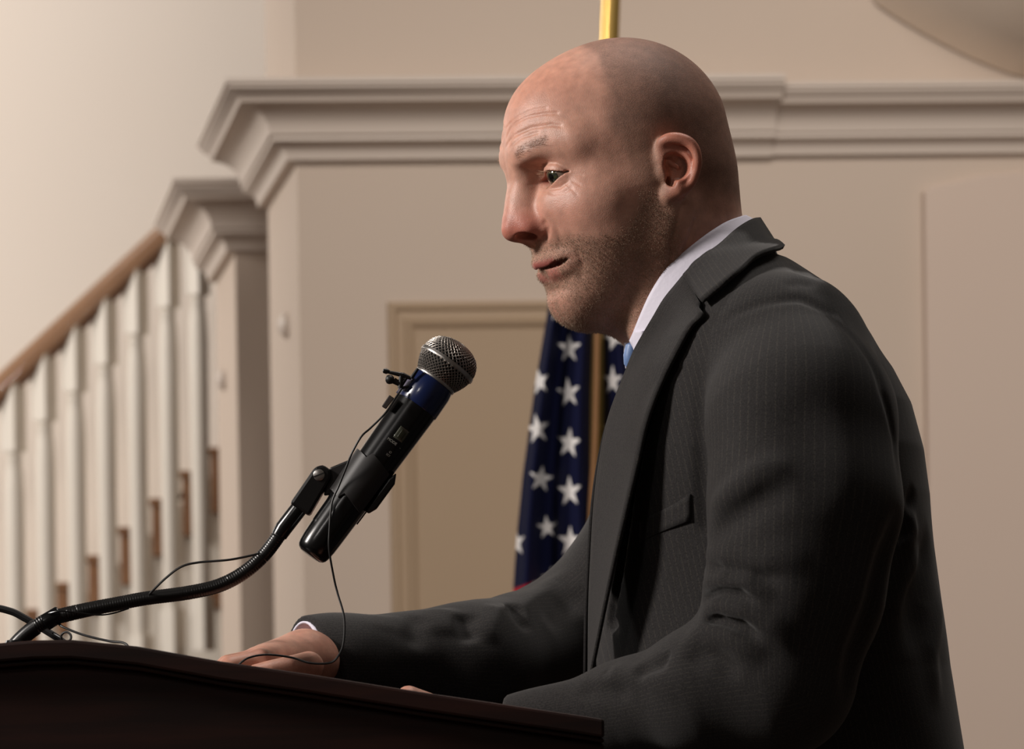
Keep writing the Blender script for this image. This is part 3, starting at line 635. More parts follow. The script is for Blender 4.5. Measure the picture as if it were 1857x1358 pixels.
# ---------------- the room behind ----------------
AL = radians(8.6); AW = radians(2.8); E1 = np.array([cos(AW), sin(AW), 0]); EN = np.array([-sin(AW), cos(AW), 0]); E2 = np.array([-sin(AL), cos(AL), 0]); EZ = np.array([0, 0, 1.])
class Wall:
    "local frame of a wall: a to the right, b away from the camera, z up; origin where px,py meets distance d"
    def __init__(s, px, py, d): s.o = P(px, py, d)*np.array([1, 1, 0])
    def w(s, a, b, z): return s.o+E1*a+E2*b+EZ*z
    def az(s, px, py, b=0):
        r = P(px, py, 1)-CC; t = ((s.o-CC)@EN+b*(E2@EN))/(r@EN); q = CC+t*r-s.o-E2*b; return q@E1, q[2]
    def box(s, m, a0, a1, b0, b1, z0, z1):
        return m.prism([s.w(a0, b0, z0), s.w(a1, b0, z0), s.w(a1, b1, z0), s.w(a0, b1, z0)], [s.w(a0, b0, z1), s.w(a1, b0, z1), s.w(a1, b1, z1), s.w(a0, b1, z1)])
    def crown(s, m, path, ztop, prof):
        "sweep a moulding profile (out, down) along path; path gives (a, b, direction of a-out, direction of b-out)"
        n = len(prof); V = []; Fc = []
        for (a, b, da, db) in path:
            for (o_, dn) in prof: V.append(s.w(a+da*o_, b+db*o_, ztop-dn))
        for i in range(len(path)-1):
            for j in range(n-1): Fc.append((i*n+j, (i+1)*n+j, (i+1)*n+j+1, i*n+j+1))
        Fc += [tuple(range(n)), tuple(range((len(path)-1)*n, len(path)*n))[::-1]]
        return m.add(V, Fc)
PW = mat('wall_paint', (200, 184, 170), .75, spec=.25, noise=(196, 178, 162), ns=1.5); PL = mat('far_wall_paint', (240, 228, 216), .8, spec=.2, noise=(238, 224, 210), ns=1.2)
PT = mat('trim_paint', (204, 190, 178), .5, spec=.4); PP = mat('panel_paint', (172, 150, 124), .6, spec=.3, noise=(166, 142, 118), ns=1.3); PR = mat('wall_paint_warm', (190, 168, 142), .75, spec=.25, noise=(184, 166, 138), ns=2)
def struct(name, mb, m, bevel=0, smooth=False):
    o = mb.build(name, m, None, smooth, bevel); o['kind'] = 'structure'; return o
W1 = Wall(545, 700, 8.0)
T1 = .70; PRJ = .158
zc1 = W1.az(405, 141, -PRJ)[1]; zb1 = W1.az(545, 292, -.02)[1]; h1 = zc1-zb1
a_end = W1.az(1395, 200, 0)[0]
m = MB(); W1.box(m, 0, 4.6, 0, T1, 0, 5.2); struct('wall_back', m, PW)
prof = [(0, 0), (.150, 0), (.150, .012), (.144, .016), (.144, .022), (.138, .026), (.136, .031), (.126, .036), (.122, .046)]
for t in np.linspace(0, 1, 9): prof.append((.120-.062*sin(t*pi/2), .052+.064*(1-cos(t*pi/2))+.004*t))
prof += [(.052, .124), (.052, .134), (.044, .140), (.036, .143), (.028, .150), (.024, .160), (.022, .176), (.0, .178)]
k_ = h1/.178; prof = [(p_*PRJ/.150, d_*k_) for p_, d_ in prof]
m = MB(); W1.crown(m, [(0, T1, -1, 0), (0, 0, -1, -1), (a_end, 0, 0, -1)], zc1, prof); struct('trim_1', m, PT, 0, True)
zc1b = W1.az(1420, 149, -.125)[1]; pr1b = [(p_*.82, d_*.90) for p_, d_ in prof]
m = MB(); W1.crown(m, [(a_end-.02, 0, 0, -1), (4.6, 0, 0, -1)], zc1b, pr1b); struct('trim_2', m, PT, 0, True)
W2 = Wall(430, 700, 9.3); k2 = 1.0
zc2 = W2.az(310, 323, -PRJ)[1]; zb2 = W2.az(430, 456, -.02)[1]; kk = (zc2-zb2)/.178; pr2 = [(p_*1.0, d_/k_*kk) for p_, d_ in prof]
T2 = (lambda q: .62)(0)
m = MB(); W2.box(m, 0, 1.6, 0, T2, 0, zc2-.005); struct('wall_stair', m, PW)
m = MB(); W2.crown(m, [(0, T2, -1, 0), (0, 0, -1, -1), (1.6, 0, 0, -1)], zc2, pr2); struct('trim_3', m, PT, 0, True)
W3 = Wall(300, 700, 12.6); m = MB(); W3.box(m, -4.5, 5, 0, .2, 0, 6.2); struct('wall_far', m, PL)
m = MB(); m.prism([(-5, -1, -.05), (6, -1, -.05), (6, 15, -.05), (-5, 15, -.05)], [(-5, -1, 0), (6, -1, 0), (6, 15, 0), (-5, 15, 0)]); struct('floor', m, mat('carpet', (96, 78, 66), .95, noise=(84, 68, 58), ns=60))
# small round stop on each lit wall end
for Wl, px, py, nm in ((W1, 522, 590, 0), (W2, 408, 688, 1)):
    r = P(px, py, 1)-CC; ns_ = np.array([E2[1], -E2[0], 0]); t = ((Wl.o-CC)@ns_)/(r@ns_); q = CC+t*r; mb = MB(); mb.lathe(q+E1*.004, -E1, [(0, .028), (.012, .028), (.020, .020), (.026, .010)], 20)
    o = mb.build('wall_switch', PT, None, True, org=q); tag(o, ['small round cream wall switch on the lit end of the nearer wall', 'small round cream wall switch on the lit end of the wall by the stairs'][nm], 'switch', 'round switches on the wall ends')
# framed panel on the wall
a0, zt = W1.az(702, 549); a1 = W1.az(1256, 549)[0]; z0 = .15
fp = [(0, .0), (0, .010), (.006, .014), (.014, .013), (.020, .006), (.034, .008), (.040, .014), (.047, .012), (.056, .004), (.066, .003)]
ring = lambda i_: [(a0+i_, z0+i_), (a1-i_, z0+i_), (a1-i_, zt-i_), (a0+i_, zt-i_)]
V_ = []; 
for (i_, o_) in fp: V_ += [W1.w(a, -o_, z) for a, z in ring(i_)]
m = MB(); m.add(V_, [(i*4+j, i*4+(j+1) % 4, (i+1)*4+(j+1) % 4, (i+1)*4+j) for i in range(len(fp)-1) for j in range(4)]); struct('trim_4', m, PP)
m = MB(); W1.box(m, a0+.060, a1-.060, -.0035, .005, z0+.06, zt-.06); struct('trim_5', m, PP)
# arched slab at right edge: lit wall beside a cast shadow, painted paler
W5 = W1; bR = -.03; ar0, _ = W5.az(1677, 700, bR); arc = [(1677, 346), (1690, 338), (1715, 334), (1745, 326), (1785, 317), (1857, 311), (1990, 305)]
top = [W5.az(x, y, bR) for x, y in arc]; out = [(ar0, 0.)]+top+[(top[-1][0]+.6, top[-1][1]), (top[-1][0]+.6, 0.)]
m = MB(); m.prism([W5.w(a, bR, z) for a, z in out], [W5.w(a, .005, z) for a, z in out]); struct('lit_wall_slab', m, mat('lit_wall_paint', (208, 190, 176), .75, spec=.25, noise=(204, 184, 170), ns=1.5), .004)
# sloping soffit under the upper stair, top right
sof = [(1560, -60), (1583, -4), (1600, 14), (1650, 46), (1700, 74), (1760, 104), (1815, 126), (1857, 139), (1960, 160), (2060, 160), (2060, -60)]
q = [W5.az(x, y, -.01) for x, y in spline([(a, b, 0) for a, b in sof[:9]], 60)[:, :2]]; m = MB(); n_ = len(q)
lo_ = [W5.w(a, -.01, z) for a, z in q]; hi_ = [W5.w(a+.25, -1.6, z+.42) for a, z in q]; th_ = EZ*.12
m.add(lo_+hi_+[v+th_ for v in lo_]+[v+th_ for v in hi_], [(i, i+1, n_+i+1, n_+i) for i in range(n_-1)]+[(2*n_+i, 3*n_+i, 3*n_+i+1, 2*n_+i+1) for i in range(n_-1)]+[(i, 2*n_+i, 2*n_+i+1, i+1) for i in range(n_-1)]+[(n_+i, n_+i+1, 3*n_+i+1, 3*n_+i) for i in range(n_-1)]+[(0, n_, 3*n_, 2*n_), (n_-1, 3*n_-1, 4*n_-1, 2*n_-1)]); struct('ceiling', m, mat('soffit_paint', (236, 222, 206), .8), 0, True)
# ---------------- staircase ----------------
SW = mat('handrail_oak', (146, 106, 72), .4, noise=(128, 90, 60), ns=14, coat=.3); BW = mat('baluster_paint', (226, 218, 206), .5, spec=.4, noise=(220, 210, 196), ns=3); TW = mat('stair_tread_wood', (150, 108, 72), .5, noise=(120, 80, 54), ns=20)
SD = 11.4; pxm = SD/F
def S(px, py, dd=0): return P(px, py, SD+dd)
rail = empty('stair_handrail', tuple(S(0, 692)))
tag(rail, 'brown wooden stair handrail sloping up to the wall end', 'handrail')
A, B = S(-150, 838), S(322, 400); dr = (B-A)/np.linalg.norm(B-A); up = np.cross(dr, [0, -1., 0]); up = up if up[2] > 0 else -up; yy = np.array([0, 1., 0])
rp = [(-.036, -.030), (-.040, -.008), (-.034, .014), (-.018, .026), (0, .030), (.018, .026), (.034, .014), (.040, -.008), (.036, -.030)]
m = MB(); m.prism([A+yy*a+up*b for a, b in rp], [B+yy*a+up*b for a, b in rp]); m.build('rail', SW, rail, True)
m = MB(); m.prism([A+yy*a+up*b for a, b in [(-.02, -.046), (-.02, -.03), (.02, -.03), (.02, -.046)]], [B+yy*a+up*b for a, b in [(-.02, -.046), (-.02, -.03), (.02, -.03), (.02, -.046)]]); m.build('fillet', TW, rail)
def baluster_mb(h):
    m = MB(); s = .036/2*1.85; M = np.array([[cos(.6), sin(.6), 0], [-sin(.6), cos(.6), 0], [0, 0, 1.]])
    hb = .215; m.box((0, 0, -hb/2), (s*1.6, s*1.6, hb), M)
    prof = [(0, s*.80), (.012, s*.62), (.020, s*.78), (.030, s*.66), (.06, s*.78), (.14, s*.88), (.30, s*.86), (.60, s*.80), (h-hb-.20, s*.78), (h-hb-.17, s*.74), (h-hb-.16, s*.74)]
    m.lathe((0, 0, -hb), (0, 0, -1), prof, 20); m.box((0, 0, -(h-.08)), (s*1.6, s*1.6, .16), M); return m
proto = None
names = ['leftmost', 'second', 'third', 'fourth', 'fifth', 'sixth', 'seventh', 'eighth']
bx = [-33, 23, 79, 134, 189, 245, 302, 356]; by = [724+12-8, 694, 638, 585, 536, 481, 432, 410]
for i, (x, y) in enumerate(zip(bx, by)):
    if i == 0: continue
    p0 = S(x, y-6, 0); h = 1.27
    if proto is None:
        mb = baluster_mb(h); proto = mb.build('baluster', BW, None, True); o = proto
    else: o = proto.copy(); COL.objects.link(o)
    o.location = p0; o['group'] = 'white balusters under the handrail'; o['category'] = 'baluster'
    o['label'] = 'white painted stair baluster, %s from the left under the brown handrail' % ['', 'first', 'second', 'third', 'fourth', 'fifth', 'sixth', 'seventh'][i] if i < 7 else 'white painted stair baluster nearest the wall end, partly behind its moulding'
# flight of stairs behind the balusters: pale stringer and oak tread ends
st_ = empty('staircase', tuple(S(300, 1150))); tag(st_, 'pale staircase with brown wooden tread ends behind the balusters', 'staircase')
blocks = [(62, 1108, 90), (116, 1060, 100), (173, 1011, 115), (231, 960, 115), (288, 908, 115), (343, 858, 130), (394, 816, 130)]
pts = []
for (x, y, h) in blocks: pts += [(x-29, y+62), (x-29, y+6), (x+28, y+6)]
pts = [(pts[0][0]-60, pts[0][1]+40)]+pts
dpt = .55
poly = [(x, y) for x, y in pts]+[(blocks[-1][0]+28, 1700), (pts[0][0], 1700)]
m = MB(); m.prism([S(x, y, dpt) for x, y in poly], [S(x, y, dpt+.5) for x, y in poly]); so = m.build('stringer', BW, st_)
for (x, y, h) in blocks:
    m = MB(); m.box(S(x, y+h*.45, dpt-.02), (.026*1.4, .07, h*pxm*.9)); m.box(S(x-2, y+3, dpt-.025), (.048, .08, .022)); m.build('tread_end', TW, st_, False, .003)
m = MB(); m.box(S(392, 1082, dpt-.02), (.04, .06, .07)); m.build('tread_end', TW, st_, False, .003)
# ---------------- lectern ----------------
LW = bpy.data.materials.new('mahogany'); LW.use_nodes = True; nt = LW.node_tree; b = nt.nodes['Principled BSDF']; N = nt.nodes.new; Lk = nt.links.new
tc = N('ShaderNodeTexCoord'); mp = N('ShaderNodeMapping'); mp.inputs['Scale'].default_value = (3, 3, 45); nz = N('ShaderNodeTexNoise'); nz.inputs['Scale'].default_value = 2.2; nz.inputs['Detail'].default_value = 6
Lk(tc.outputs['Object'], mp.inputs['Vector']); Lk(mp.outputs[0], nz.inputs['Vector']); cr_ = N('ShaderNodeValToRGB'); cr_.color_ramp.elements[0].position = .35; cr_.color_ramp.elements[1].position = .7
cr_.color_ramp.elements[0].color = (*lin((26, 11, 8)), 1); cr_.color_ramp.elements[1].color = (*lin((46, 21, 15)), 1); Lk(nz.outputs['Fac'], cr_.inputs[0]); Lk(cr_.outputs[0], b.inputs['Base Color'])
b.inputs['Roughness'].default_value = .5; b.inputs['Specular IOR Level'].default_value = .3
DN, DF = 2.70, 3.34
lec = empty('lectern', (-.15, 3.0, 0)); tag(lec, 'dark mahogany lectern with a sloping top in front of the speaker', 'lectern')
edge = [(-330, 1170), (0, 1166), (60, 1161), (130, 1160), (250, 1172), (400, 1199), (560, 1222), (760, 1254), (930, 1279), (1060, 1298), (1096, 1304)]
def epts(off, d, dd=0): return [P(x, y+off, DN)+np.array([0, d-DN+dd, 0]) for x, y in edge]
# raised rim along the near and far side, writing slope between, side panels with mouldings
def strip(y0, y1, d0, d1, name, m=LW, bev=.002):
    T = epts(y0, d0); Bm = epts(y1, d0); T2 = epts(y0, d1); B2 = epts(y1, d1); n = len(edge); mb = MB(); V_ = T+Bm+B2+T2; Fc = []
    for k in range(4):
        for i in range(n-1): Fc.append((k*n+i, k*n+i+1, ((k+1) % 4)*n+i+1, ((k+1) % 4)*n+i))
    Fc += [(0, n, 2*n, 3*n), (n-1, 4*n-1, 3*n-1, 2*n-1)]; mb.add(V_, Fc); return mb.build(name, m, lec, False, bev)
strip(0, 34, DN, DN+.020, 'rim'); strip(20, 54, DF-.020, DF, 'rim')
strip(92, 120, DN+.020, DF-.020, 'writing_slope')
strip(34, 44, DN+.004, DN+.016, 'moulding'); strip(44, 1700, DN+.012, DN+.030, 'side_panel'); strip(50, 1700, DF-.030, DF-.012, 'side_panel')
x1 = P(1096, 1304, DN)[0]; z1 = P(1096, 1304, DN)[2]; x0 = P(-330, 1170, DN)[0]; z0_ = P(-330, 1170, DN)[2]
m = MB(); m.box((x1-.006, (DN+DF)/2, z1/2-.04), (.012, DF-DN-.03, z1-.09)); m.box((x1-.011, DN+.008, z1/2-.012), (.022, .022, z1-.028)); m.build('end_panel', LW, lec, False, .002)
m = MB(); m.box((x0+.012, (DN+DF)/2, z0_/2-.01), (.024, DF-DN-.03, z0_-.03)); m.build('front_panel', LW, lec, False, .002)
# ---------------- microphone on its gooseneck ----------------
BK = mat('black_plastic', (16, 15, 15), .32, spec=.5); BG = mat('black_gloss', (9, 9, 10), .24, spec=.4, coat=.15); BR = mat('black_rubber', (14, 13, 13), .5)
ST = mat('brushed_steel', (190, 186, 182), .34, metal=1); WR = mat('grille_wire', (150, 144, 138), .45, metal=1); FO = mat('grille_foam', (12, 12, 12), .95)
MD = 2.985
goose = empty('gooseneck_stand', tuple(P(40, 1158, MD))); tag(goose, 'black ribbed gooseneck arm curving up from the lectern to the microphone', 'microphone stand')
gp = [P(x, y, MD) for x, y in [(22, 1176), (40, 1157), (62, 1139), (92, 1122), (151, 1107), (211, 1095), (264, 1085), (339, 1075), (396, 1062), (441, 1039), (479, 1006), (510, 965), (530, 936)]]
gs = spline(gp, 420); ln = np.concatenate([[0], np.cumsum(np.linalg.norm(np.diff(gs, axis=0), axis=1))])
rr = .0054+.00032*np.abs(np.sin(ln*pi/.0020)); rr = np.where(ln < .025, .0062, rr)
rr = rr*np.interp(ln, [0, .05, .10, ln[-1]], [1.0, 1.06, .98, 1.0])
m = MB(); m.tube(gs, list(rr), 14); m.build('gooseneck', BK, goose, True)
m = MB(); m.tube([P(506, 971, MD), P(514, 958, MD), P(545, 918, MD)], [.0062, .0068, .0068], 18); m.build('neck_ferrule', BG, goose, True)
m = MB(); m.lathe(P(80, 1130, MD), P(108, 1113, MD)-P(80, 1130, MD), [(0, .0058), (.001, .0068), (.014, .0066), (.015, .0058)], 20); m.build('collar_ring', BG, goose, True)
ms = P(30, 1170, MD); m = MB(); m.lathe((ms[0], MD, ms[2]-.016), (0, 0, 1), [(0, .03), (.004, .03), (.007, .024), (.012, .012), (.02, .008)], 28); m.build('mounting_flange', BG, goose, True)
# adapter with slotted screw and the clip
AX = P(788, 692, MD+.006)-P(562, 1007, MD-.006); BL = np.linalg.norm(AX); AX /= BL; B0 = P(562, 1007, MD-.006)
sx = np.cross(AX, [0, 1., 0]); sx /= np.linalg.norm(sx); sx = sx if sx[0] > 0 else -sx; sy = np.cross(AX, sx); sy = sy if sy[1] < 0 else -sy
def bp_(t, x=0, y=0): return B0+AX*t+sx*x+sy*y
m = MB(); A0 = P(546, 921, MD); A1 = P(592, 850, MD); dA = (A1-A0)/np.linalg.norm(A1-A0); sA = np.cross(dA, [0, 1., 0]); sA = sA if sA[0] > 0 else -sA
L_ = np.linalg.norm(A1-A0)
outl = [(-.002, -.0088), (L_-.004, -.0078), (L_+.001, -.0035), (L_+.001, .0035), (L_-.004, .0075), (-.002, .0092)]
m.prism([A0+dA*t+sA*s_+np.array([0, -.0085, 0]) for t, s_ in outl], [A0+dA*t+sA*s_+np.array([0, .0085, 0]) for t, s_ in outl])
ad_ = m.build('clip_adapter', BK, goose, False, .0022)
sc0 = P(579.5, 862.5, MD)+np.array([0, -.0083, 0]); m = MB(); m.lathe(sc0, (0, -1, 0), [(0, .0044), (.0010, .0044), (.0015, .0036)], 28); sco = m.build('screw', ST, ad_, True); tag(sco, 'slotted steel screw')
m = MB(); ds = np.array([cos(.35), 0, sin(.35)]); dn_ = np.array([-sin(.35), 0, cos(.35)]); M3 = np.stack([ds, [0, 1, 0], dn_], 1); m.box(sc0+np.array([0, -.00155, 0]), (.0088, .0004, .0009), M3); m.build('slot', FO, sco)
# clip: split sleeve around the body plus a fin to the adapter
clip = empty('microphone_clip', tuple(bp_(.07))); tag(clip, 'black plastic clip gripping the microphone body above the slotted screw', 'microphone clip')
RB = lambda t: np.interp(t, [0, .004, .02, BL*.5, BL], [.0128, .0140, .0146, .0160, .0178])
cv = []; Fc = []; nt_, na = 14, 40
for k, (ro) in enumerate((.0004, .0028)):
    for i in range(nt_):
        t = .046+.038*i/(nt_-1)
        for j in range(na):
            an = radians(-150+290*j/(na-1)); ext = .014*sin((an+.3)/2)**2; tt = t+(.006 if an > 1.2 else 0)+.005*cos(an); r = RB(t)+ro
            cv.append(bp_(tt, -r*cos(an), r*sin(an)))
for k in (0, 1):
    for i in range(nt_-1):
        for j in range(na-1): q = (k*nt_*na+i*na+j, k*nt_*na+i*na+j+1, k*nt_*na+(i+1)*na+j+1, k*nt_*na+(i+1)*na+j); Fc.append(q if k else q[::-1])
g = nt_*na
for i in range(nt_-1): Fc += [(i*na, (i+1)*na, g+(i+1)*na, g+i*na), (i*na+na-1, g+i*na+na-1, g+(i+1)*na+na-1, (i+1)*na+na-1)]
for j in range(na-1): Fc += [(j, g+j, g+j+1, j+1), ((nt_-1)*na+j, (nt_-1)*na+j+1, g+(nt_-1)*na+j+1, g+(nt_-1)*na+j)]
m = MB(); m.add(cv, Fc); m.build('clip_sleeve', mat('clip_plastic', (34, 32, 32), .42), clip, True)
fin = [(598, 848), (632, 834), (668, 848), (640, 893), (587, 899), (590, 880)]
m = MB(); m.prism([P(x, y, MD-.0045) for x, y in fin], [P(x, y, MD+.0045) for x, y in fin]); m.build('clip_fin', mat('fin_plastic', (36, 33, 33), .45), clip, False, .0012)
tagp = [(719, 857), (705, 868), (672, 912), (662, 926), (668, 932), (683, 923), (716, 878)]
m = MB(); m.prism([P(x, y, MD-.010) for x, y in tagp], [P(x, y, MD+.010) for x, y in tagp]); m.build('clip_lever', BK, clip, False, .0015)
# the handheld transmitter
mic = empty('microphone', tuple(bp_(0))); tag(mic, 'black handheld wireless microphone with silver mesh head and blue band', 'microphone')
pf = [(0, .0090), (.0012, .0114), (.003, .0128), (.006, .0136)]+[(t, RB(t)) for t in np.linspace(.012, BL-.024, 16)]
m = MB(); m.lathe(B0, AX, pf, 48); mb_o = m.build('handle', BG, mic, True)
m = MB(); m.lathe(bp_(BL-.0245), AX, [(0, .0176), (.0006, .0180), (.018, .0178), (.023, .0170), (.0245, .0165)], 48); m.build('blue_band', mat('blue_tape', (16, 30, 72), .25, coat=.4), mic, True)
gp_ = [(0, .0166), (.005, .0193), (.010, .0214), (.0158, .0228), (.021, .0224), (.026, .0205), (.030, .0172), (.033, .0118), (.0346, .0055), (.035, .0005)]
gt = np.array([a for a, _ in gp_]); gr = np.array([b_ for _, b_ in gp_])
G0 = bp_(BL+.001)
m = MB(); m.lathe(G0, AX, [(t, r-.0016) for t, r in gp_], 40); m.build('grille_foam', FO, mic, True)
m = MB()
for (t, r, w_) in ((0., .0174, .0016), (.0158, .0238, .0019)):
    ring_ = [(t-w_, r-.0012), (t-w_*.8, r), (t-w_*.2, r+.0003), (t+w_*.2, r+.0001), (t+w_*.8, r), (t+w_, r-.0012)]; m.lathe(G0, AX, ring_, 64)
m.build('grille_ring', ST, mic, True)
# woven wires: two families of helices over the mesh head
sl = np.concatenate([[0], np.cumsum(np.hypot(np.diff(gt), np.diff(gr)))]); m = MB(); NW = 40
for fam in (1, -1):
    for w0 in range(NW):
        ph = 2*pi*w0/NW; pts = []; s_ = .0006; k = 0
        while s_ < sl[-1]*.93:
            t = np.interp(s_, sl, gt); r = np.interp(s_, sl, gr); rw = r+.00018*(1 if (k+(fam > 0)) % 2 else -1)
            pts.append(G0+AX*t+rw*(cos(ph)*sx+sin(ph)*sy)); ds_ = .00125 if r > .012 else .0009; ph += fam*ds_*1.0/max(r, .006); s_ += ds_; k += 1
        m.tube(pts, .00050, 5, False)
m.build('grille_mesh', WR, mic, True)
# display window, lettering and sticker on the handle
def patch(t0, t1, x0_, x1_, name, mm, lift=.0003, par=mb_o):
    V_ = []; nx, ny = 10, 6
    for i in range(nx):
        for j in range(ny):
            t = t0+(t1-t0)*j/(ny-1); x = x0_+(x1_-x0_)*i/(nx-1); r = RB(t)+lift; V_.append(bp_(t, x, sqrt(max(1e-9, r*r-x*x))))
    o = meshobj(name, V_, [(i*ny+j, (i+1)*ny+j, (i+1)*ny+j+1, i*ny+j+1) for i in range(nx-1) for j in range(ny-1)], mm); md = o.modifiers.new('t', 'SOLIDIFY'); md.thickness = .0003; setpar(o, par); return o
def tx(px, py):
    q = P(px, py, MD-.016)-B0; return q@AX, q@sx
t_, x_ = tx(728, 787); patch(t_-.0052, t_+.0052, x_-.0042, x_+.0042, 'display', mat('display_glass', (78, 80, 70), .2)); patch(t_-.0036, t_+.0036, x_-.0016, x_+.0022, 'display_digits', mat('display_dark', (56, 58, 44), .3), .0006)
WT = mat('white_print', (170, 168, 160), .6)
def letters(txt, px, py, size, m_):
    cu = bpy.data.curves.new('t', 'FONT'); cu.body = txt; cu.size = size; cu.align_x = 'CENTER'; cu.align_y = 'CENTER'; cu.extrude = .00005
    o = bpy.data.objects.new('t', cu); COL.objects.link(o); dg = bpy.context.evaluated_depsgraph_get(); me = bpy.data.meshes.new_from_object(o.evaluated_get(dg)); bpy.data.objects.remove(o)
    t, x = tx(px, py); r = RB(t)+.0004; c = bp_(t, x, sqrt(r*r-x*x)); n_ = (sx*x+sy*sqrt(r*r-x*x))/r; ux = np.cross(AX, n_); ux = ux if ux[0] > 0 else -ux; uy = np.cross(n_, ux); uy /= np.linalg.norm(uy)
    if uy@AX < 0: uy = -uy
    co = np.array([v.co for v in me.vertices]); W = c+co[:, :1]*ux+co[:, 1:2]*uy+co[:, 2:3]*n_; fs = [tuple(p.vertices) for p in me.polygons]
    return meshobj('lettering', W, fs, m_, mb_o, False)
letters('MODE', 711, 800, .0030, WT); letters('SET', 704, 825, .0024, WT); letters('-', 726, 811, .0040, WT); letters('o', 708.5, 819, .0040, WT); letters('ON', 688, 849, .0024, WT)
t_, x_ = tx(744, 694); patch(t_-.010, t_+.006, x_-.0062, x_-.0004, 'sticker', mat('grey_sticker', (96, 92, 104), .5, noise=(60, 54, 84), ns=700), .0006)
# little tie-clip microphone, its tape tab and cable
lav = empty('lavalier_microphone', tuple(P(722, 692, 2.975))); tag(lav, 'tiny black clip-on microphone fixed beside the blue band of the handheld one', 'microphone')
m = MB(); ld = 2.975
m.lathe(P(694, 672, ld), P(706, 674, ld)-P(694, 672, ld), [(0, .0006), (.0006, .0018), (.003, .0022), (.0048, .0014), (.006, .0009)], 14); m.build('clip_grip', BK, lav, True)
m = MB(); m.lathe(P(699, 688, ld), P(716, 688, ld)-P(699, 688, ld), [(0, .0012), (.001, .0030), (.0028, .0037), (.0052, .0034), (.0068, .0016)], 16); m.build('microphone_capsule', BR, lav, True)
m = MB()
for a_, b_, ra, rb in [((702, 674), (730, 680), .0012, .0020), ((730, 680), (746, 686), .0022, .0014), ((746, 686), (758, 668), .0016, .0012), ((714, 690), (728, 698), .0026, .0020), ((728, 698), (738, 684), .0016, .0012), ((726, 704), (728, 682), .0022, .0020), ((728, 704), (742, 700), .0012, .0010)]:
    m.tube([P(*a_, ld), P(*b_, ld)], [ra, rb], 10)
m.build('clip_jaws', BK, lav, True)
m = MB(); tb = [(706, 716), (715, 722), (700, 742), (692, 737)]; m.prism([P(x, y, ld-.004) for x, y in tb], [P(x, y, ld+.004) for x, y in tb]); o = m.build('tape_tab', mat('tape_brown', (48, 38, 34), .6), lav, False, .0006)
def cable(name, pts, r, label, m_=BR, cat='cable', n=120, group=None):
    o = MB().tube(spline([P(*q) for q in pts], n), r, 8).build(name, m_, None, True, org=P(*pts[0])); tag(o, label, cat, group); return o
cable('microphone_cable', [(728, 706, 2.972), (715, 725, 2.968), (698, 750, 2.962), (672, 776, 2.962), (655, 792, 2.960), (638, 822, 2.960), (629, 845, 2.962), (615, 880, 2.965), (602, 912, 2.964), (597.5, 962, 2.962), (597, 997, 2.962), (605, 1045, 2.965), (612, 1075, 2.965), (624, 1119, 2.955), (623, 1165, 2.945), (613, 1190, 2.940), (597, 1202, 2.940), (562, 1202, 2.938), (528, 1192, 2.938), (484, 1187, 2.932), (450, 1193, 2.925), (428, 1209, 2.915)], .00085, 'thin black cable hanging from the clip-on microphone down over his wrist', n=200)
cable('loose_wire', [(470, 1003, 2.978), (456, 1007, 2.974), (415, 1015, 2.970), (358, 1020, 2.970), (328, 1028, 2.970), (302, 1047, 2.972), (279, 1069, 2.976), (266, 1084, 2.984)], .0009, 'thin black wire bowing above the middle of the gooseneck')
cable('loose_wire', [(234, 1103, 2.977), (205, 1112, 2.975), (178, 1115, 2.975), (140, 1111, 2.975), (109, 1108, 2.975), (88, 1112, 2.978)], .0006, 'fine shiny wire wound along the lower end of the gooseneck', BG)
cable('loose_wire', [(106, 1130, 2.985), (115, 1137, 2.98), (151, 1151, 2.975), (196, 1162, 2.97), (222, 1165, 2.965), (232, 1172, 2.962), (235, 1186, 2.96)], .0010, 'thin black wire bending down onto the lectern below the gooseneck')
th_ = np.linspace(0, 2*pi*1.1, 14)
cable('loose_wire', [(96, 1148, 2.985), (110, 1156, 2.98)]+[(120+9*cos(t+2.6), 1155+9*sin(t+2.6), 2.975-.0006*i) for i, t in enumerate(th_)], .0009, 'small curl of black wire on the lectern at the foot of the gooseneck')
cable('audio_cable', [(-170, 1150, 3.0), (-80, 1112, 3.0), (-20, 1102, 3.0), (18, 1108, 3.0), (45, 1121, 3.0), (74, 1138, 3.0), (100, 1154, 2.998), (122, 1170, 2.995)], .0028, 'thick black ribbed cable arching in from the left behind the gooseneck foot')
# ---------------- flag on its gold pole ----------------
FD = 5.6
GO = mat('gold_pole', (206, 170, 96), .28, metal=.85)
pole = empty('flagpole', tuple(P(1078, 750, FD)*np.array([1, 1, 0]))); tag(pole, 'gold metal flagpole rising behind his bald head', 'flagpole')
a = P(1108, 0, FD); b_ = P(1079, 750, FD); dpl = (a-b_)/np.linalg.norm(a-b_); t0 = (b_[2]-.06)/dpl[2]; foot = b_-dpl*t0; topp = a+dpl*.25
m = MB(); m.tube([foot, topp], .0137, 20); m.build('pole_shaft', GO, pole, True)
m = MB(); m.lathe((foot[0], foot[1], 0), (0, 0, 1), [(0, .17), (.02, .17), (.035, .14), (.05, .06), (.07, .03), (.14, .024)], 32); m.build('pole_stand', GO, pole, True)
m = MB(); m.lathe(topp, dpl, [(0, .014), (.01, .02), (.03, .024), (.06, .015), (.12, .002)], 16); m.build('finial', GO, pole, True)
NS_, NT_ = 360, 420
yr = np.linspace(430, 1420, NT_)
xl = np.interp(yr, [430, 540, 700, 860, 960, 1090, 1200, 1420], [1012, 997, 970, 948, 938, 929, 925, 915]); xr = np.interp(yr, [430, 540, 700, 860, 1090, 1420], [1125, 1142, 1160, 1180, 1215, 1250])
s = np.linspace(0, 1, NS_); V_ = np.zeros((NT_, NS_, 3)); px = np.zeros((NT_, NS_)); 
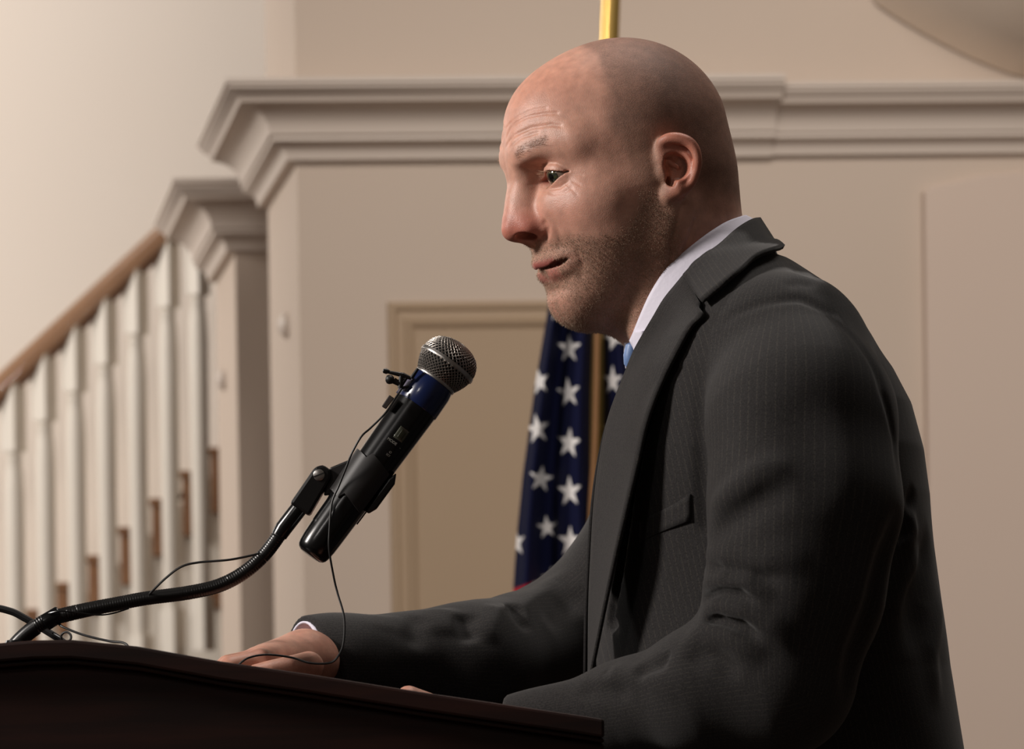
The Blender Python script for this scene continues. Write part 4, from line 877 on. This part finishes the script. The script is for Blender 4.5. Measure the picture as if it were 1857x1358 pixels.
fold_x = np.array([0, .09, .17, .25, .36, .46, .56, .63, .72, .84, .93, 1.0]); fold_w = 1.35*np.array([.0, .030, -.035, -.045, .030, .040, -.040, -.050, .010, .035, -.02, 0])
for i, y in enumerate(yr):
    sh = .012*sin(y/170.); w_ = np.interp(s, fold_x+sh*np.sin(pi*fold_x), fold_w); k = np.ones(21)/21; w_ = np.convolve(np.pad(w_, 10, mode='edge'), k, 'valid')*np.interp(y, [430, 700, 1420], [.65, 1, 1.35])
    x = xl[i]+(xr[i]-xl[i])*s; px[i] = x
    for j in range(NS_): V_[i, j] = P(x[j], y, FD-.045-w_[j])
idx = np.arange(NT_*NS_).reshape(NT_, NS_); Qf = np.stack([idx[:-1, :-1], idx[1:, :-1], idx[1:, 1:], idx[:-1, 1:]], -1).reshape(-1, 4)
# pattern sewn into the cloth: navy field with white stars, red and white stripes below
yy_ = np.repeat(yr[:, None], NS_, 1); col = np.tile(np.array(lin((15, 18, 46))), (NT_, NS_, 1))
stars = [(1032, 632, 17, 27, 0), (1031, 712, 17, 28, .1), (1032, 803, 18, 29, -.1), (1033, 891, 18, 29, .05), (1034, 982, 18, 29, 0), (978, 692, 15, 26, .2), (974, 778, 19, 28, .15), (981, 868, 18, 25, -.15), (992, 956, 16, 22, .1), (937, 984, 12, 28, .1), (1116, 610, 24, 26, .3), (1111, 690, 15, 29, 0), (1113, 780, 15, 28, 0), (1000, 1050, 16, 24, 0), (1012, 560, 14, 24, 0), (1120, 870, 15, 28, 0)]
def star_in(dx, dy, rx, ry, rot):
    X = dx/rx; Y = dy/ry; r = np.hypot(X, Y); th = np.arctan2(X, -Y)+rot; th = (th+pi/5) % (2*pi/5)-pi/5
    k = .382; ex, ey = 1., 0.; ix, iy = k*cos(pi/5), k*sin(pi/5); xx = r*np.cos(th); yy2 = r*np.abs(np.sin(th)); return (r < 1) & (((xx-ex)*(iy-ey)-(yy2-ey)*(ix-ex)) < 0)
for (cx, cy, rx, ry, rot) in stars:
    mk = star_in(px-cx, yy_-cy, rx*1.25, ry*1.0, rot); col[mk] = lin((226, 222, 220))
stp = yy_+.32*(px-930) > 1068; band = (np.floor((px-xl[:, None]+(yy_-1068)*.15)/34).astype(int) % 2) == 0
col[stp & band] = lin((168, 34, 44)); col[stp & ~band] = lin((220, 214, 210))
FM = mat('flag_cloth', (40, 48, 90), .8, spec=.1); nt = FM.node_tree; at = nt.nodes.new('ShaderNodeAttribute'); at.attribute_name = 'pattern'; nt.links.new(at.outputs['Color'], nt.nodes['Principled BSDF'].inputs['Base Color'])
fl = meshobj('flag', V_.reshape(-1, 3), Qf, FM); attr(fl, 'pattern', np.concatenate([col.reshape(-1, 3), np.ones((NT_*NS_, 1))], 1), 'FLOAT_COLOR'); md = fl.modifiers.new('t', 'SOLIDIFY'); md.thickness = .0012
tag(fl, 'navy flag with white stars hanging in folds behind his chest', 'flag')
m = MB(); fr_ = spline([P(1083, 560, FD-.065), P(1081, 700, FD-.07), P(1078, 820, FD-.075), P(1070, 950, FD-.08), P(1064, 1150, FD-.08)], 60); m.tube(fr_, .0045, 8); m.build('gold_fringe', mat('gold_fringe', (112, 76, 40), .7), fl, True)
